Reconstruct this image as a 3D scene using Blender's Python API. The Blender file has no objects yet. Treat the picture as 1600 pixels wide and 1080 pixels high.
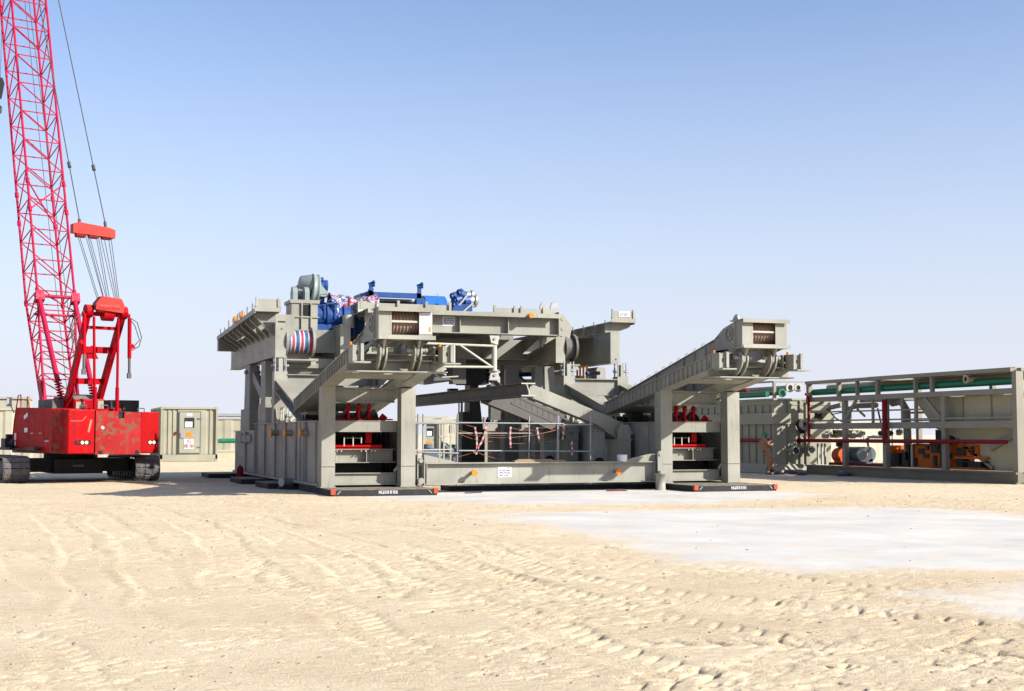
import bpy, math, random
import numpy as np
from mathutils import Vector, Matrix
random.seed(7)
R = math.radians
scene = bpy.context.scene
col = scene.collection

# ------------------------------------------------------------------ camera
F_PX = 2131.0; CAM_H = 1.65; YAW = R(19.85); PITCH = math.atan(140 / F_PX)
cam = bpy.data.cameras.new("camera"); camo = bpy.data.objects.new("camera", cam)
col.objects.link(camo); scene.camera = camo
cam.sensor_width = 36.0; cam.sensor_fit = 'HORIZONTAL'; cam.lens = 36.0 * F_PX / 1600
cam.clip_start = 0.1; cam.clip_end = 20000
camo.location = (0, 0, CAM_H)
camo.rotation_euler = (R(90) + PITCH, 0, -YAW)

# ------------------------------------------------------------------ light
SUN_TO = Vector((1.36, -1.32, 1.0)).normalized()        # towards the sun
EL = math.asin(SUN_TO.z); AZ = math.atan2(SUN_TO.x, SUN_TO.y)
w = bpy.data.worlds.new("World"); scene.world = w; w.use_nodes = True
nt = w.node_tree; nt.nodes.clear()
out = nt.nodes.new('ShaderNodeOutputWorld'); bg = nt.nodes.new('ShaderNodeBackground')
sky = nt.nodes.new('ShaderNodeTexSky'); sky.sky_type = 'NISHITA'; sky.sun_disc = False
sky.sun_elevation = EL; sky.sun_rotation = AZ
sky.altitude = 0; sky.air_density = 1.0; sky.dust_density = 1.5; sky.ozone_density = 3.0
bg.inputs['Strength'].default_value = 0.103
hs = nt.nodes.new('ShaderNodeHueSaturation'); hs.inputs['Saturation'].default_value = 0.92
nt.links.new(sky.outputs[0], hs.inputs['Color'])
# pale dust haze lying over the horizon of the sky
tcw = nt.nodes.new('ShaderNodeTexCoord'); sxw = nt.nodes.new('ShaderNodeSeparateXYZ'); nt.links.new(tcw.outputs['Generated'], sxw.inputs[0])
mrw = nt.nodes.new('ShaderNodeMapRange'); mrw.inputs[1].default_value = 0.0; mrw.inputs[2].default_value = 0.31; mrw.inputs[3].default_value = 1.0; mrw.inputs[4].default_value = 0.0
nt.links.new(sxw.outputs[2], mrw.inputs[0])
pww = nt.nodes.new('ShaderNodeMath'); pww.operation = 'POWER'; pww.inputs[1].default_value = 1.35; nt.links.new(mrw.outputs[0], pww.inputs[0])
mxw = nt.nodes.new('ShaderNodeMix'); mxw.data_type = 'RGBA'; nt.links.new(pww.outputs[0], mxw.inputs[0]); nt.links.new(hs.outputs[0], mxw.inputs[6]); mxw.inputs[7].default_value = (4.2, 4.4, 4.65, 1)
tnw = nt.nodes.new('ShaderNodeMix'); tnw.data_type = 'RGBA'; tnw.blend_type = 'MULTIPLY'; tnw.inputs[0].default_value = 1.0; nt.links.new(mxw.outputs[2], tnw.inputs[6]); tnw.inputs[7].default_value = (1.0, 0.985, 1.07, 1)
nt.links.new(tnw.outputs[2], bg.inputs['Color'])
nt.links.new(bg.outputs[0], out.inputs['Surface'])
sd = bpy.data.lights.new("sun", 'SUN'); sd.energy = 5.0; sd.angle = R(0.53); sd.color = (1, 0.95, 0.87)
so = bpy.data.objects.new("sun", sd); col.objects.link(so)
so.rotation_euler = SUN_TO.to_track_quat('Z', 'Y').to_euler()
so.location = (20, -20, 30)
scene.view_settings.view_transform = 'Standard'; scene.view_settings.look = 'None'
scene.view_settings.gamma = 1; scene.view_settings.exposure = 0.94
scene.cycles.max_bounces = 8; scene.cycles.diffuse_bounces = 4

def site(px, py, X=None, Y=None, Z=None):
    """survey helper: the site point seen at a given bearing, at a known distance plane"""
    x = (px - 800) / F_PX; y = (540 - py) / F_PX
    fw = math.cos(PITCH) - y * math.sin(PITCH); up = math.sin(PITCH) + y * math.cos(PITCH)
    r = (x * math.cos(YAW) + fw * math.sin(YAW), -x * math.sin(YAW) + fw * math.cos(YAW), up)
    t = X / r[0] if X is not None else (Y / r[1] if Y is not None else (Z - CAM_H) / r[2])
    return Vector((r[0] * t, r[1] * t, CAM_H + r[2] * t))

# ------------------------------------------------------------------ materials
def newmat(name):
    m = bpy.data.materials.new(name); m.use_nodes = True
    n = m.node_tree; b = n.nodes['Principled BSDF']
    return m, n, b
def N(n, t, **k):
    o = n.nodes.new(t)
    for a, v in k.items():
        if hasattr(o, a): setattr(o, a, v)
        else: o.inputs[a.replace('_', ' ')].default_value = v
    return o
def mixc(n, fac, a, b, mode='MIX'):
    m = n.nodes.new('ShaderNodeMix'); m.data_type = 'RGBA'; m.blend_type = mode
    for s, v in ((0, fac), (6, a), (7, b)):
        if hasattr(v, 'is_linked') or isinstance(v, bpy.types.NodeSocket): n.links.new(v, m.inputs[s])
        else: m.inputs[s].default_value = v if s == 0 else ((*v, 1) if len(v) == 3 else v)
    return m.outputs[2]
def ramp(n, src, p0, p1, c0=0.0, c1=1.0):
    m = n.nodes.new('ShaderNodeMapRange'); m.inputs[1].default_value = p0; m.inputs[2].default_value = p1
    m.inputs[3].default_value = c0; m.inputs[4].default_value = c1
    n.links.new(src, m.inputs[0]); return m.outputs[0]
def paint(name, c, rough=0.5, dirt=0.35, dirtc=(0.16, 0.12, 0.08), dust=0.45, var=0.12, metal=0.0, scale=1.0, chip=0.0, chipc=(0.1, 0.04, 0.02), spec=0.28):
    K = 0.78; c = tuple(v * K for v in c); dirtc = tuple(v * K for v in dirtc); chipc = tuple(v * K for v in chipc)
    m, n, b = newmat(name)
    tc = N(n, 'ShaderNodeTexCoord'); L = n.links.new
    n1 = N(n, 'ShaderNodeTexNoise', Scale=0.8 * scale, Detail=5.0); L(tc.outputs['Object'], n1.inputs['Vector'])
    lo = tuple(v * (1 - var) for v in c); hi = tuple(min(1, v * (1 + var)) for v in c)
    cc = mixc(n, ramp(n, n1.outputs[0], 0.3, 0.7), lo, hi)
    mp = N(n, 'ShaderNodeMapping'); mp.inputs['Scale'].default_value = (5 * scale, 5 * scale, 0.7 * scale)
    L(tc.outputs['Object'], mp.inputs['Vector'])
    n2 = N(n, 'ShaderNodeTexNoise', Scale=1.6, Detail=8.0, Roughness=0.65); L(mp.outputs[0], n2.inputs['Vector'])
    cc = mixc(n, ramp(n, n2.outputs[0], 0.55, 0.8, 0, dirt), cc, dirtc)
    if chip > 0:
        n4 = N(n, 'ShaderNodeTexNoise', Scale=7 * scale, Detail=6.0, Roughness=0.7); L(tc.outputs['Object'], n4.inputs['Vector'])
        cc = mixc(n, ramp(n, n4.outputs[0], 0.66 - chip, 0.70 - chip, 0, 0.8), cc, chipc)
    g = N(n, 'ShaderNodeNewGeometry'); sx = N(n, 'ShaderNodeSeparateXYZ'); L(g.outputs['Normal'], sx.inputs[0])
    n3 = N(n, 'ShaderNodeTexNoise', Scale=6 * scale, Detail=6.0); L(tc.outputs['Object'], n3.inputs['Vector'])
    mu = N(n, 'ShaderNodeMath', operation='MULTIPLY'); L(ramp(n, sx.outputs[2], 0.4, 0.9, 0, 1), mu.inputs[0]); L(ramp(n, n3.outputs[0], 0.35, 0.65, 0.3 * dust, dust), mu.inputs[1])
    cc = mixc(n, mu.outputs[0], cc, (0.31, 0.265, 0.195))
    L(cc, b.inputs['Base Color']); b.inputs['Metallic'].default_value = metal; b.inputs['Specular IOR Level'].default_value = spec
    L(ramp(n, n3.outputs[0], 0.3, 0.7, rough - 0.08, rough + 0.12), b.inputs['Roughness'])
    bp = N(n, 'ShaderNodeBump', Strength=0.12, Distance=0.02); L(n1.outputs[0], bp.inputs['Height']); L(bp.outputs[0], b.inputs['Normal'])
    return m
M = {}
M['rig'] = paint('rig_paint', (0.308, 0.304, 0.256), 0.5, 0.72, dirtc=(0.15, 0.115, 0.08), var=0.2, chip=0.0, chipc=(.12,.09,.06))
M['rig2'] = paint('rig_paint_worn_shaded', (0.268, 0.270, 0.236), 0.55, 0.7, var=0.2, chip=0.01)  # darker copy of the rig paint, shade put into its colour
M['darksteel_shade'] = paint('weathered_steel_shaded', (0.115, 0.11, 0.10), 0.55, 0.5)  # dark steel, with the shade under the deck put into its colour
M['brick'] = paint('red_reflector', (0.5, 0.07, 0.03), 0.5, 0.2)
M['white'] = paint('white_paint', (0.46, 0.45, 0.38), 0.5, 0.3)
M['red'] = paint('crane_red', (0.37, 0.003, 0.010), 0.45, 0.12, dust=0.3, spec=.03)
M['redworn'] = paint('worn_red', (0.31, 0.016, 0.016), 0.65, 0.95, dirtc=(0.16, 0.10, 0.06), dust=0.3, var=0.3, chip=0.13, chipc=(0.15, 0.09, 0.055), scale=.6, spec=.1)
M['redbright'] = paint('bright_red', (0.40, 0.003, 0.005), 0.42, 0.15, dust=0.3, spec=.07, chip=.005, chipc=(.4,.08,.05))
M['boomred'] = paint('boom_red', (0.43, 0.009, 0.05), 0.45, 0.2, dust=0.1, spec=.12)
M['redlight'] = paint('faded_red', (0.44, 0.035, 0.028), 0.5, 0.4, dust=0.3, spec=.12)
M['darkred'] = paint('dark_red_pipe', (0.22, 0.006, 0.012), 0.45, 0.2, dust=0.2, spec=.12)
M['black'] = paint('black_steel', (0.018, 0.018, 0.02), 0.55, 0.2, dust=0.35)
M['rubber'] = paint('mat_black', (0.022, 0.022, 0.024), 0.7, 0.2, dust=0.9)
M['track'] = paint('track_steel', (0.105, 0.10, 0.105), 0.6, 0.75, dirtc=(0.26, 0.19, 0.12), dust=0.6)
M['rope'] = paint('rope_steel', (0.07, 0.065, 0.06), 0.6, 0.2, dust=0.2)
M['orange'] = paint('orange_cap', (0.75, 0.22, 0.012), 0.45, 0.15, dust=0.15)
M['orangered'] = paint('orange_red', (0.6, 0.10, 0.012), 0.5, 0.3, dust=0.3)
M['shaker'] = paint('orange_machine', (0.55, 0.12, 0.010), 0.5, 0.6, dirtc=(.03,.02,.015), dust=0.3, chip=.04, chipc=(.05,.03,.02), spec=.15)
M['blue'] = paint('machine_blue', (0.012, 0.062, 0.235), 0.4, 0.15, dust=0.1)
M['darkblue'] = paint('cylinder_blue', (0.01, 0.025, 0.12), 0.4, 0.2)
M['bluelight'] = paint('drum_blue', (0.015, 0.13, 0.42), 0.35, 0.1, dust=0.1)
M['greyblue'] = paint('housing_grey', (0.25, 0.30, 0.295), 0.4, 0.2, dust=0.2)
M['green'] = paint('pipe_green', (0.005, 0.16, 0.08), 0.4, 0.15, dust=0.1)
M['helmet'] = paint('helmet_green', (0.0, 0.32, 0.12), 0.3, 0.0, dust=0.0)
M['motorblue'] = paint('motor_grey_blue', (0.10, 0.14, 0.18), 0.45, 0.3)
M['galv'] = paint('galvanised', (0.33, 0.34, 0.35), 0.4, 0.3, metal=0.4)
M['pale'] = paint('container_cream', (0.31, 0.30, 0.225), 0.55, 0.3)
M['cream'] = paint('container_pale', (0.40, 0.385, 0.30), 0.55, 0.3)
M['tank'] = paint('tank_paint', (0.27, 0.255, 0.205), 0.5, 0.4, scale=0.8)
M['hopper'] = paint('hopper_paint', (0.42, 0.385, 0.27), 0.6, 0.5)
M['dark'] = paint('dark_interior', (0.012, 0.012, 0.013), 0.8, 0.0, dust=0.1)  # near-black: mostly the shade inside openings and interiors, put into the colour
M['skid'] = paint('skid_paint', (0.19, 0.18, 0.13), 0.6, 0.5)
M['scratch'] = paint('paint_scratch', (0.45, 0.16, 0.10), 0.6, 0.2)
M['sign'] = paint('sign_white', (0.72, 0.72, 0.74), 0.4, 0.05, dust=0.0)
M['ink'] = paint('sign_ink', (0.09, 0.09, 0.16), 0.5, 0.0, dust=0.0)
M['skin'] = paint('skin', (0.20, 0.10, 0.06), 0.5, 0.0, dust=0.0)
M['coverall'] = paint('coverall', (0.40, 0.215, 0.125), 0.85, 0.5, dust=0.1, scale=4)
M['boot'] = paint('boot', (0.09, 0.07, 0.08), 0.8, 0.3)
M['wood'] = paint('timber', (0.33, 0.22, 0.13), 0.8, 0.4)
M['bag'] = paint('bag_purple', (0.10, 0.085, 0.16), 0.8, 0.3, dust=0.3)
M['silver'] = paint('hose_silver', (0.55, 0.55, 0.56), 0.3, 0.2, metal=0.6)
m, n, b = newmat('dark_glass'); b.inputs['Base Color'].default_value = (0.02, 0.025, 0.03, 1); b.inputs['Roughness'].default_value = 0.12; M['glass'] = m
m, n, b = newmat('lamp_lens'); b.inputs['Base Color'].default_value = (0.7, 0.62, 0.4, 1); b.inputs['Roughness'].default_value = 0.15; M['lens'] = m

def stripes(name, axis, cols, period, rough=0.6, wob=0.0, rot=None):
    m, n, b = newmat(name); L = n.links.new
    tc = N(n, 'ShaderNodeTexCoord')
    src = tc.outputs['Object']
    if wob:
        nz = N(n, 'ShaderNodeTexNoise', Scale=4.0, Detail=3.0); L(src, nz.inputs['Vector'])
        ad = N(n, 'ShaderNodeVectorMath', operation='MULTIPLY_ADD'); ad.inputs[1].default_value = (wob,) * 3
        L(nz.outputs['Color'], ad.inputs[0]); L(src, ad.inputs[2]); src = ad.outputs[0]
    sx = N(n, 'ShaderNodeSeparateXYZ'); L(src, sx.inputs[0])
    mo = N(n, 'ShaderNodeMath', operation='PINGPONG' if False else 'FLOORED_MODULO'); mo.inputs[1].default_value = period
    L(sx.outputs[axis], mo.inputs[0])
    dv = N(n, 'ShaderNodeMath', operation='DIVIDE'); dv.inputs[1].default_value = period; L(mo.outputs[0], dv.inputs[0])
    cr = N(n, 'ShaderNodeValToRGB'); cr.color_ramp.interpolation = 'CONSTANT'
    e = cr.color_ramp.elements
    while len(e) < len(cols): e.new(0.5)
    for i, (p, c) in enumerate(cols): e[i].position = p; e[i].color = (*c, 1)
    L(dv.outputs[0], cr.inputs[0])
    nz2 = N(n, 'ShaderNodeTexNoise', Scale=9.0, Detail=4.0); L(tc.outputs['Object'], nz2.inputs['Vector'])
    cc = mixc(n, ramp(n, nz2.outputs[0], 0.4, 0.75, 0, 0.45), cr.outputs[0], (0.2, 0.17, 0.15))
    L(cc, b.inputs['Base Color']); b.inputs['Roughness'].default_value = rough
    bp = N(n, 'ShaderNodeBump', Strength=0.4, Distance=0.03); L(nz2.outputs[0], bp.inputs['Height']); L(bp.outputs[0], b.inputs['Normal'])
    return m
WHT = (0.42, 0.42, 0.46); TR = (0.33, 0.015, 0.05); TB = (0.02, 0.07, 0.18)
M['tarp'] = stripes('striped_tarpaulin', 0, [(0, TB), (0.28, WHT), (0.42, TR), (0.72, WHT), (0.86, TB)], 0.30)
M['tarp2'] = stripes('striped_tarpaulin_crumpled', 1, [(0, TB), (0.28, WHT), (0.42, TR), (0.72, WHT), (0.86, TB)], 0.22, wob=0.5)
M['tape'] = stripes('barrier_tape', 2, [(0, (0.28, 0.02, 0.03)), (0.5, (0.30, 0.285, 0.275))], 0.16)
M['twine'] = paint('twine', (0.33, 0.15, 0.09), 0.8, 0.0, dust=0.0)

# ------------------------------------------------------------------ mesh builder
SPLIT = {'bottom_plate', 'infill_bar', 'dark_machine', 'cross_member', 'step_iron', 'cross_frame', 'rail_socket', 'orange_slat', 'blue_cylinder', 'orange_cap_disc',
         'lifting_lug', 'cable', 'pipe_run', 'door_seam', 'white_sticker', 'bolt', 'tie_down_hole', 'luffing_rope', 'pendant_rope', 'boom_joint', 'roof_fitting', 'hopper_rib', 'bore', 'tail_lamp',
         'bridle_sheave', 'equipment_box', 'cross_beams', 'deck_machinery', 'shelf_beam', 'hinge_pin', 'grab_handle', 'folded_plate', 'pin_lug', 'end_gusset', 'gate_post', 'pale_panel', 'glove', 'valve_pipe', 'red_ring', 'pictogram_disc', 'bracket_plate', 'wall_stiffener', 'post_plate', 'rope', 'brace_bar', 'white_chevron', 'sheave', 'back_plate'}
class MB:
    def __init__(s): s.v = []; s.f = []; s.mi = []; s.sm = []; s.cur = 0
    def add(s, vs, fs, smooth=False):
        o = len(s.v); s.v += [tuple(p) for p in vs]
        for f in fs: s.f.append(tuple(i + o for i in f)); s.mi.append(s.cur); s.sm.append(smooth)
        return s
    def hexa(s, p): # 8 points: bottom 4 ccw, top 4 ccw
        return s.add(p, [(3, 2, 1, 0), (4, 5, 6, 7), (0, 1, 5, 4), (1, 2, 6, 5), (2, 3, 7, 6), (3, 0, 4, 7)])
    def box(s, x0, x1, y0, y1, z0, z1):
        return s.hexa([(x0, y0, z0), (x1, y0, z0), (x1, y1, z0), (x0, y1, z0), (x0, y0, z1), (x1, y0, z1), (x1, y1, z1), (x0, y1, z1)])
    def frame(s, p, q, up=(0, 0, 1)):
        p = Vector(p); q = Vector(q); d = (q - p).normalized(); up = Vector(up)
        a = d.cross(up)
        if a.length < 1e-4: a = d.cross(Vector((0, 1, 0)))
        a.normalize(); u = a.cross(d).normalized()
        return p, q, d, a, u
    def bar(s, p, q, w_, h, up=(0, 0, 1), off=0.0, side=0.0):
        p, q, d, a, u = s.frame(p, q, up)
        P = []
        for e in (p, q):
            for (i, j) in ((-1, -1), (1, -1), (1, 1), (-1, 1)):
                P.append(e + a * (i * w_ / 2 + side) + u * (j * h / 2 + off))
        return s.add(P, [(0, 1, 2, 3), (7, 6, 5, 4), (0, 4, 5, 1), (1, 5, 6, 2), (2, 6, 7, 3), (3, 7, 4, 0)])
    def ibeam(s, p, q, w_, h, tf=0.03, tw=0.02, up=(0, 0, 1)):
        s.bar(p, q, w_, tf, up, off=h / 2 - tf / 2); s.bar(p, q, w_, tf, up, off=-h / 2 + tf / 2)
        return s.bar(p, q, tw, h - 2 * tf, up)
    def cyl(s, p, q, r, r2=None, n=16, caps=True, smooth=True):
        if r2 is None: r2 = r
        p, q, d, a, u = s.frame(p, q)
        P = []
        for e, rr in ((p, r), (q, r2)):
            for k in range(n):
                t = 2 * math.pi * k / n; P.append(e + a * math.cos(t) * rr + u * math.sin(t) * rr)
        s.add(P, [(k, k + n, (k + 1) % n + n, (k + 1) % n) for k in range(n)], smooth)
        if caps: s.add(P, [tuple(range(n)), tuple(range(2 * n - 1, n - 1, -1))])
        return s
    def lathe(s, p, q, prof, n=20, smooth=True): # prof: (t along 0..1, radius)
        p, q, d, a, u = s.frame(p, q); L = (q - p).length
        P = []
        for (t, r) in prof:
            c = p + d * (t * L)
            for k in range(n):
                an = 2 * math.pi * k / n; P.append(c + a * math.cos(an) * r + u * math.sin(an) * r)
        fs = []
        for i in range(len(prof) - 1):
            for k in range(n): fs.append((i * n + k, (i + 1) * n + k, (i + 1) * n + (k + 1) % n, i * n + (k + 1) % n))
        s.add(P, fs, smooth)
        s.add(P, [tuple(range(n)), tuple(range(len(P) - 1, len(P) - n - 1, -1))]); return s
    def ring(s, c, axis, r0, r1, t, n=20): # flat annulus with thickness
        c = Vector(c); ax = Vector(axis).normalized(); p, q, d, a, u = s.frame(c - ax * t / 2, c + ax * t / 2)
        P = []
        for e in (p, q):
            for rr in (r0, r1):
                for k in range(n):
                    an = 2 * math.pi * k / n; P.append(e + a * math.cos(an) * rr + u * math.sin(an) * rr)
        fs = []
        for k in range(n):
            j = (k + 1) % n
            fs += [(k, j, n + j, n + k), (2 * n + k, 3 * n + k, 3 * n + j, 2 * n + j), (n + k, n + j, 3 * n + j, 3 * n + k), (k, 2 * n + k, 2 * n + j, j)]
        return s.add(P, fs)
    def prism(s, pts, axis, a, b): # polygon extruded along axis from a to b
        def mk(u, v, t): return {0: (t, u, v), 1: (u, t, v), 2: (u, v, t)}[axis]
        n = len(pts); P = [mk(u, v, a) for u, v in pts] + [mk(u, v, b) for u, v in pts]
        return s.add(P, [tuple(range(n))[::-1], tuple(range(n, 2 * n))] + [(k, (k + 1) % n, (k + 1) % n + n, k + n) for k in range(n)])
    def tube(s, pts, r, n=8, smooth=True):
        pts = [Vector(p) for p in pts]; P = []; prev = None
        for i, p in enumerate(pts):
            d = (pts[min(i + 1, len(pts) - 1)] - pts[max(i - 1, 0)]).normalized()
            if prev is None:
                a = d.cross(Vector((0, 0, 1)))
                if a.length < 1e-3: a = d.cross(Vector((0, 1, 0)))
            else: a = prev - d * prev.dot(d)
            a.normalize(); prev = a; u = a.cross(d)
            for k in range(n):
                t = 2 * math.pi * k / n; P.append(p + a * math.cos(t) * r + u * math.sin(t) * r)
        m = len(pts)
        s.add(P, [(i * n + k, (i + 1) * n + k, (i + 1) * n + (k + 1) % n, i * n + (k + 1) % n) for i in range(m - 1) for k in range(n)], smooth)
        return s.add(P, [tuple(range(n)), tuple(range(m * n - 1, (m - 1) * n - 1, -1))])
    def sphere(s, c, r, n=12, sc=(1, 1, 1)):
        c = Vector(c); P = []; rows = n // 2
        for i in range(rows + 1):
            th = math.pi * i / rows
            for k in range(n):
                ph = 2 * math.pi * k / n
                P.append(c + Vector((r * sc[0] * math.sin(th) * math.cos(ph), r * sc[1] * math.sin(th) * math.sin(ph), r * sc[2] * math.cos(th))))
        return s.add(P, [(i * n + k, (i + 1) * n + k, (i + 1) * n + (k + 1) % n, i * n + (k + 1) % n) for i in range(rows) for k in range(n)], True)
    def plate_lines(s, rows, x0, x1, y, z0, z1, t=0.004, axis=1):
        """rows of short print strokes on a notice"""
        rnd = random.Random(int(abs(x0 * 1000)))
        for i in range(rows):
            zc = z1 - (i + 0.5) * (z1 - z0) / rows; x = x0
            while x < x1 - 0.03:
                l = min(x1 - x, rnd.uniform(0.04, 0.13)); hh = (z1 - z0) / rows * 0.28
                if axis == 1: s.box(x, x + l, y - t, y, zc - hh, zc + hh)
                else: s.box(y - t, y, x, x + l, zc - hh, zc + hh)
                x += l + 0.025
        return s
    def build(s, name, mats, parent=None, bevel=0):
        if name in SPLIT: return s.build_split(name, mats, parent)
        return s._raw(name, mats, parent, bevel)
    def _raw(s, name, mats, parent=None, bevel=0):
        me = bpy.data.meshes.new(name); me.from_pydata(s.v, [], s.f); me.update()
        if not isinstance(mats, (list, tuple)): mats = [mats]
        for m_ in mats: me.materials.append(M[m_])
        me.polygons.foreach_set('material_index', s.mi); me.polygons.foreach_set('use_smooth', s.sm)
        import bmesh
        b_ = bmesh.new(); b_.from_mesh(me); bmesh.ops.recalc_face_normals(b_, faces=b_.faces); b_.to_mesh(me); b_.free()
        o = bpy.data.objects.new(name, me); col.objects.link(o)
        if parent is not None: o.parent = parent
        if bevel:
            md = o.modifiers.new('bevel', 'BEVEL'); md.width = bevel; md.segments = 1; md.limit_method = 'ANGLE'
        return o
def _split(s, name, mats, parent):
    par = list(range(len(s.v)))
    def find(a):
        while par[a] != a: par[a] = par[par[a]]; a = par[a]
        return a
    for f in s.f:
        r0 = find(f[0])
        for i in f[1:]: par[find(i)] = r0
    key = {}
    for i, v in enumerate(s.v): # weld coincident vertices of one shape
        k = (round(v[0], 4), round(v[1], 4), round(v[2], 4))
        if k in key: par[find(i)] = find(key[k])
        else: key[k] = i
    groups = {}
    for fi, f in enumerate(s.f): groups.setdefault(find(f[0]), []).append(fi)
    out = None
    for g in groups.values():
        m_ = type(s)(); mp = {}
        for fi in g:
            f = []
            for i in s.f[fi]:
                if i not in mp: mp[i] = len(m_.v); m_.v.append(s.v[i])
                f.append(mp[i])
            m_.f.append(tuple(f)); m_.mi.append(s.mi[fi]); m_.sm.append(s.sm[fi])
        m_.nosplit = True
        o = MB.build.__wrapped__(m_, name, mats, parent) if hasattr(MB.build, '__wrapped__') else m_._raw(name, mats, parent)
        out = out or o
    return out
MB.build_split = _split
def tag(o, label=None, cat=None, group=None, kind=None):
    if label: o['label'] = label
    if cat: o['category'] = cat
    if group: o['group'] = group
    if kind: o['kind'] = kind
    return o
def thing(name, loc, label, cat, group=None, rz=0):
    o = bpy.data.objects.new(name, None); col.objects.link(o); o.empty_display_size = 0.3
    o.location = loc; o.rotation_euler = (0, 0, rz)
    return tag(o, label, cat, group)
def kids(o): return [c for c in bpy.data.objects if c.parent == o]
def copy_tree(o, parent=None):
    c = o.copy(); col.objects.link(c); c.parent = parent
    for ch in kids(o): copy_tree(ch, c)
    return c
def dup(o, loc, label, rz=None):
    c = copy_tree(o); c.location = loc; c['label'] = label
    if rz is not None: c.rotation_euler = (0, 0, rz)
    return c

# ------------------------------------------------------------------ ground
def vnoise(x, y, seed=0):
    xi = np.floor(x).astype(np.int64); yi = np.floor(y).astype(np.int64); xf = x - xi; yf = y - yi
    def h(a, b):
        v = (a * 374761393 + b * 668265263 + seed * 974711) & 0xffffffff
        v = ((v ^ (v >> 13)) * 1274126177) & 0xffffffff
        v = v ^ (v >> 16); return (v & 0xffffff) / float(0xffffff)
    u = xf * xf * (3 - 2 * xf); v = yf * yf * (3 - 2 * yf)
    return (h(xi, yi) * (1 - u) + h(xi + 1, yi) * u) * (1 - v) + (h(xi, yi + 1) * (1 - u) + h(xi + 1, yi + 1) * u) * v
def fbm(x, y, o=4, seed=0, g=0.5):
    a = 1; t = 0; s = 0
    for i in range(o):
        t = t + a * vnoise(x * 2 ** i, y * 2 ** i, seed + i); s += a; a *= g
    return t / s
def polydist(px, py, poly):
    ins = np.zeros(px.shape, bool); dm = np.full(px.shape, 1e9)
    n = len(poly)
    for i in range(n):
        x0, y0 = poly[i]; x1, y1 = poly[(i + 1) % n]
        dx, dy = x1 - x0, y1 - y0
        t = np.clip(((px - x0) * dx + (py - y0) * dy) / (dx * dx + dy * dy), 0, 1)
        dm = np.minimum(dm, np.hypot(px - x0 - t * dx, py - y0 - t * dy))
        c = ((y0 > py) != (y1 > py)) & (px < (x1 - x0) * (py - y0) / (y1 - y0 + 1e-12) + x0)
        ins ^= c
    return np.where(ins, dm, -dm)
def gpoly(pts): return [(lambda p: (p.x, p.y))(site(a, b, Z=0)) for a, b in pts]
PADS = [gpoly([(560, 776), (640, 782), (800, 788), (1000, 788), (1150, 785), (1230, 778), (1290, 772), (1180, 766), (1040, 764), (640, 766)]),
        gpoly([(760, 806), (950, 798), (1150, 795), (1380, 793), (1500, 797), (1600, 806), (1720, 820), (1760, 880), (1600, 893), (1450, 893), (1280, 894), (1180, 888), (1060, 870), (980, 850), (900, 832), (830, 816)]),
        gpoly([(1640, 900), (1560, 915), (1480, 938), (1540, 958), (1600, 968), (1760, 975), (1760, 920)])]
def tracks():
    """wheel and crawler tracks as arcs through three surveyed points: centre, radius, ends, width, depth, lug pitch, kind"""
    T = []
    def arc(p0, pm, p1, wd, dp, pitch, kind, gauge=0):
        a, m, b = (Vector(site(*p, Z=0)).xy for p in (p0, pm, p1))
        d = 2 * (a.x * (m.y - b.y) + m.x * (b.y - a.y) + b.x * (a.y - m.y))
        if abs(d) < 1e-3: d = 1e-3
        q = [v.length_squared for v in (a, m, b)]
        c = Vector(((q[0] * (m.y - b.y) + q[1] * (b.y - a.y) + q[2] * (a.y - m.y)) / d, (q[0] * (b.x - m.x) + q[1] * (a.x - b.x) + q[2] * (m.x - a.x)) / d))
        Rr = (a - c).length
        for g in ((-gauge / 2, gauge / 2) if gauge else (0,)): T.append((c, Rr + g, a, b, wd, dp, pitch, kind))
    arc((205, 789), (305, 822), (368, 915), 0.7, 0.05, 0.26, 'plain')
    arc((130, 795), (210, 850), (270, 960), 0.6, 0.04, 0.26, 'plain')
    arc((60, 800), (120, 850), (150, 960), 0.6, 0.04, 0.26, 'plain')
    arc((380, 806), (482, 832), (690, 905), 0.7, 0.04, 0.26, 'plain')
    arc((330, 806), (420, 835), (600, 925), 0.6, 0.03, 0.26, 'plain')
    arc((262, 832), (205, 850), (275, 872), 0.5, 0.04, 0.24, 'plain')
    arc((500, 800), (760, 830), (1000, 880), 0.5, 0.03, 0.24, 'plain', 1.9)
    arc((0, 794), (60, 798), (120, 806), 1.0, 0.09, 0.5, 'craw')
    arc((0, 860), (40, 880), (90, 940), 0.6, 0.03, 0.24, 'plain')
    arc((560, 792), (900, 806), (1250, 812), 0.5, 0.03, 0.26, 'tyre')
    arc((380, 880), (480, 930), (620, 1010), 0.55, 0.045, 0.24, 'tyre')
    arc((620, 850), (900, 930), (1260, 1010), 0.6, 0.040, 0.28, 'tyre')
    arc((600, 900), (850, 975), (1130, 1080), 0.6, 0.042, 0.28, 'tyre')
    arc((760, 850), (1150, 940), (1640, 985), 0.6, 0.040, 0.28, 'tyre')
    arc((900, 850), (1250, 905), (1640, 960), 0.55, 0.032, 0.26, 'tyre')
    arc((1000, 1000), (1300, 1010), (1640, 1030), 0.6, 0.042, 0.28, 'tyre')
    arc((980, 1075), (1300, 1040), (1640, 1060), 0.6, 0.042, 0.30, 'tyre')
    arc((1165, 1045), (1235, 1018), (1310, 992), 0.45, 0.03, 0.9, 'plain')
    arc((500, 850), (700, 880), (900, 960), 0.5, 0.028, 0.24, 'tyre')
    arc((0, 990), (60, 1010), (120, 1075), 0.5, 0.03, 0.24, 'tyre')
    return T
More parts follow.
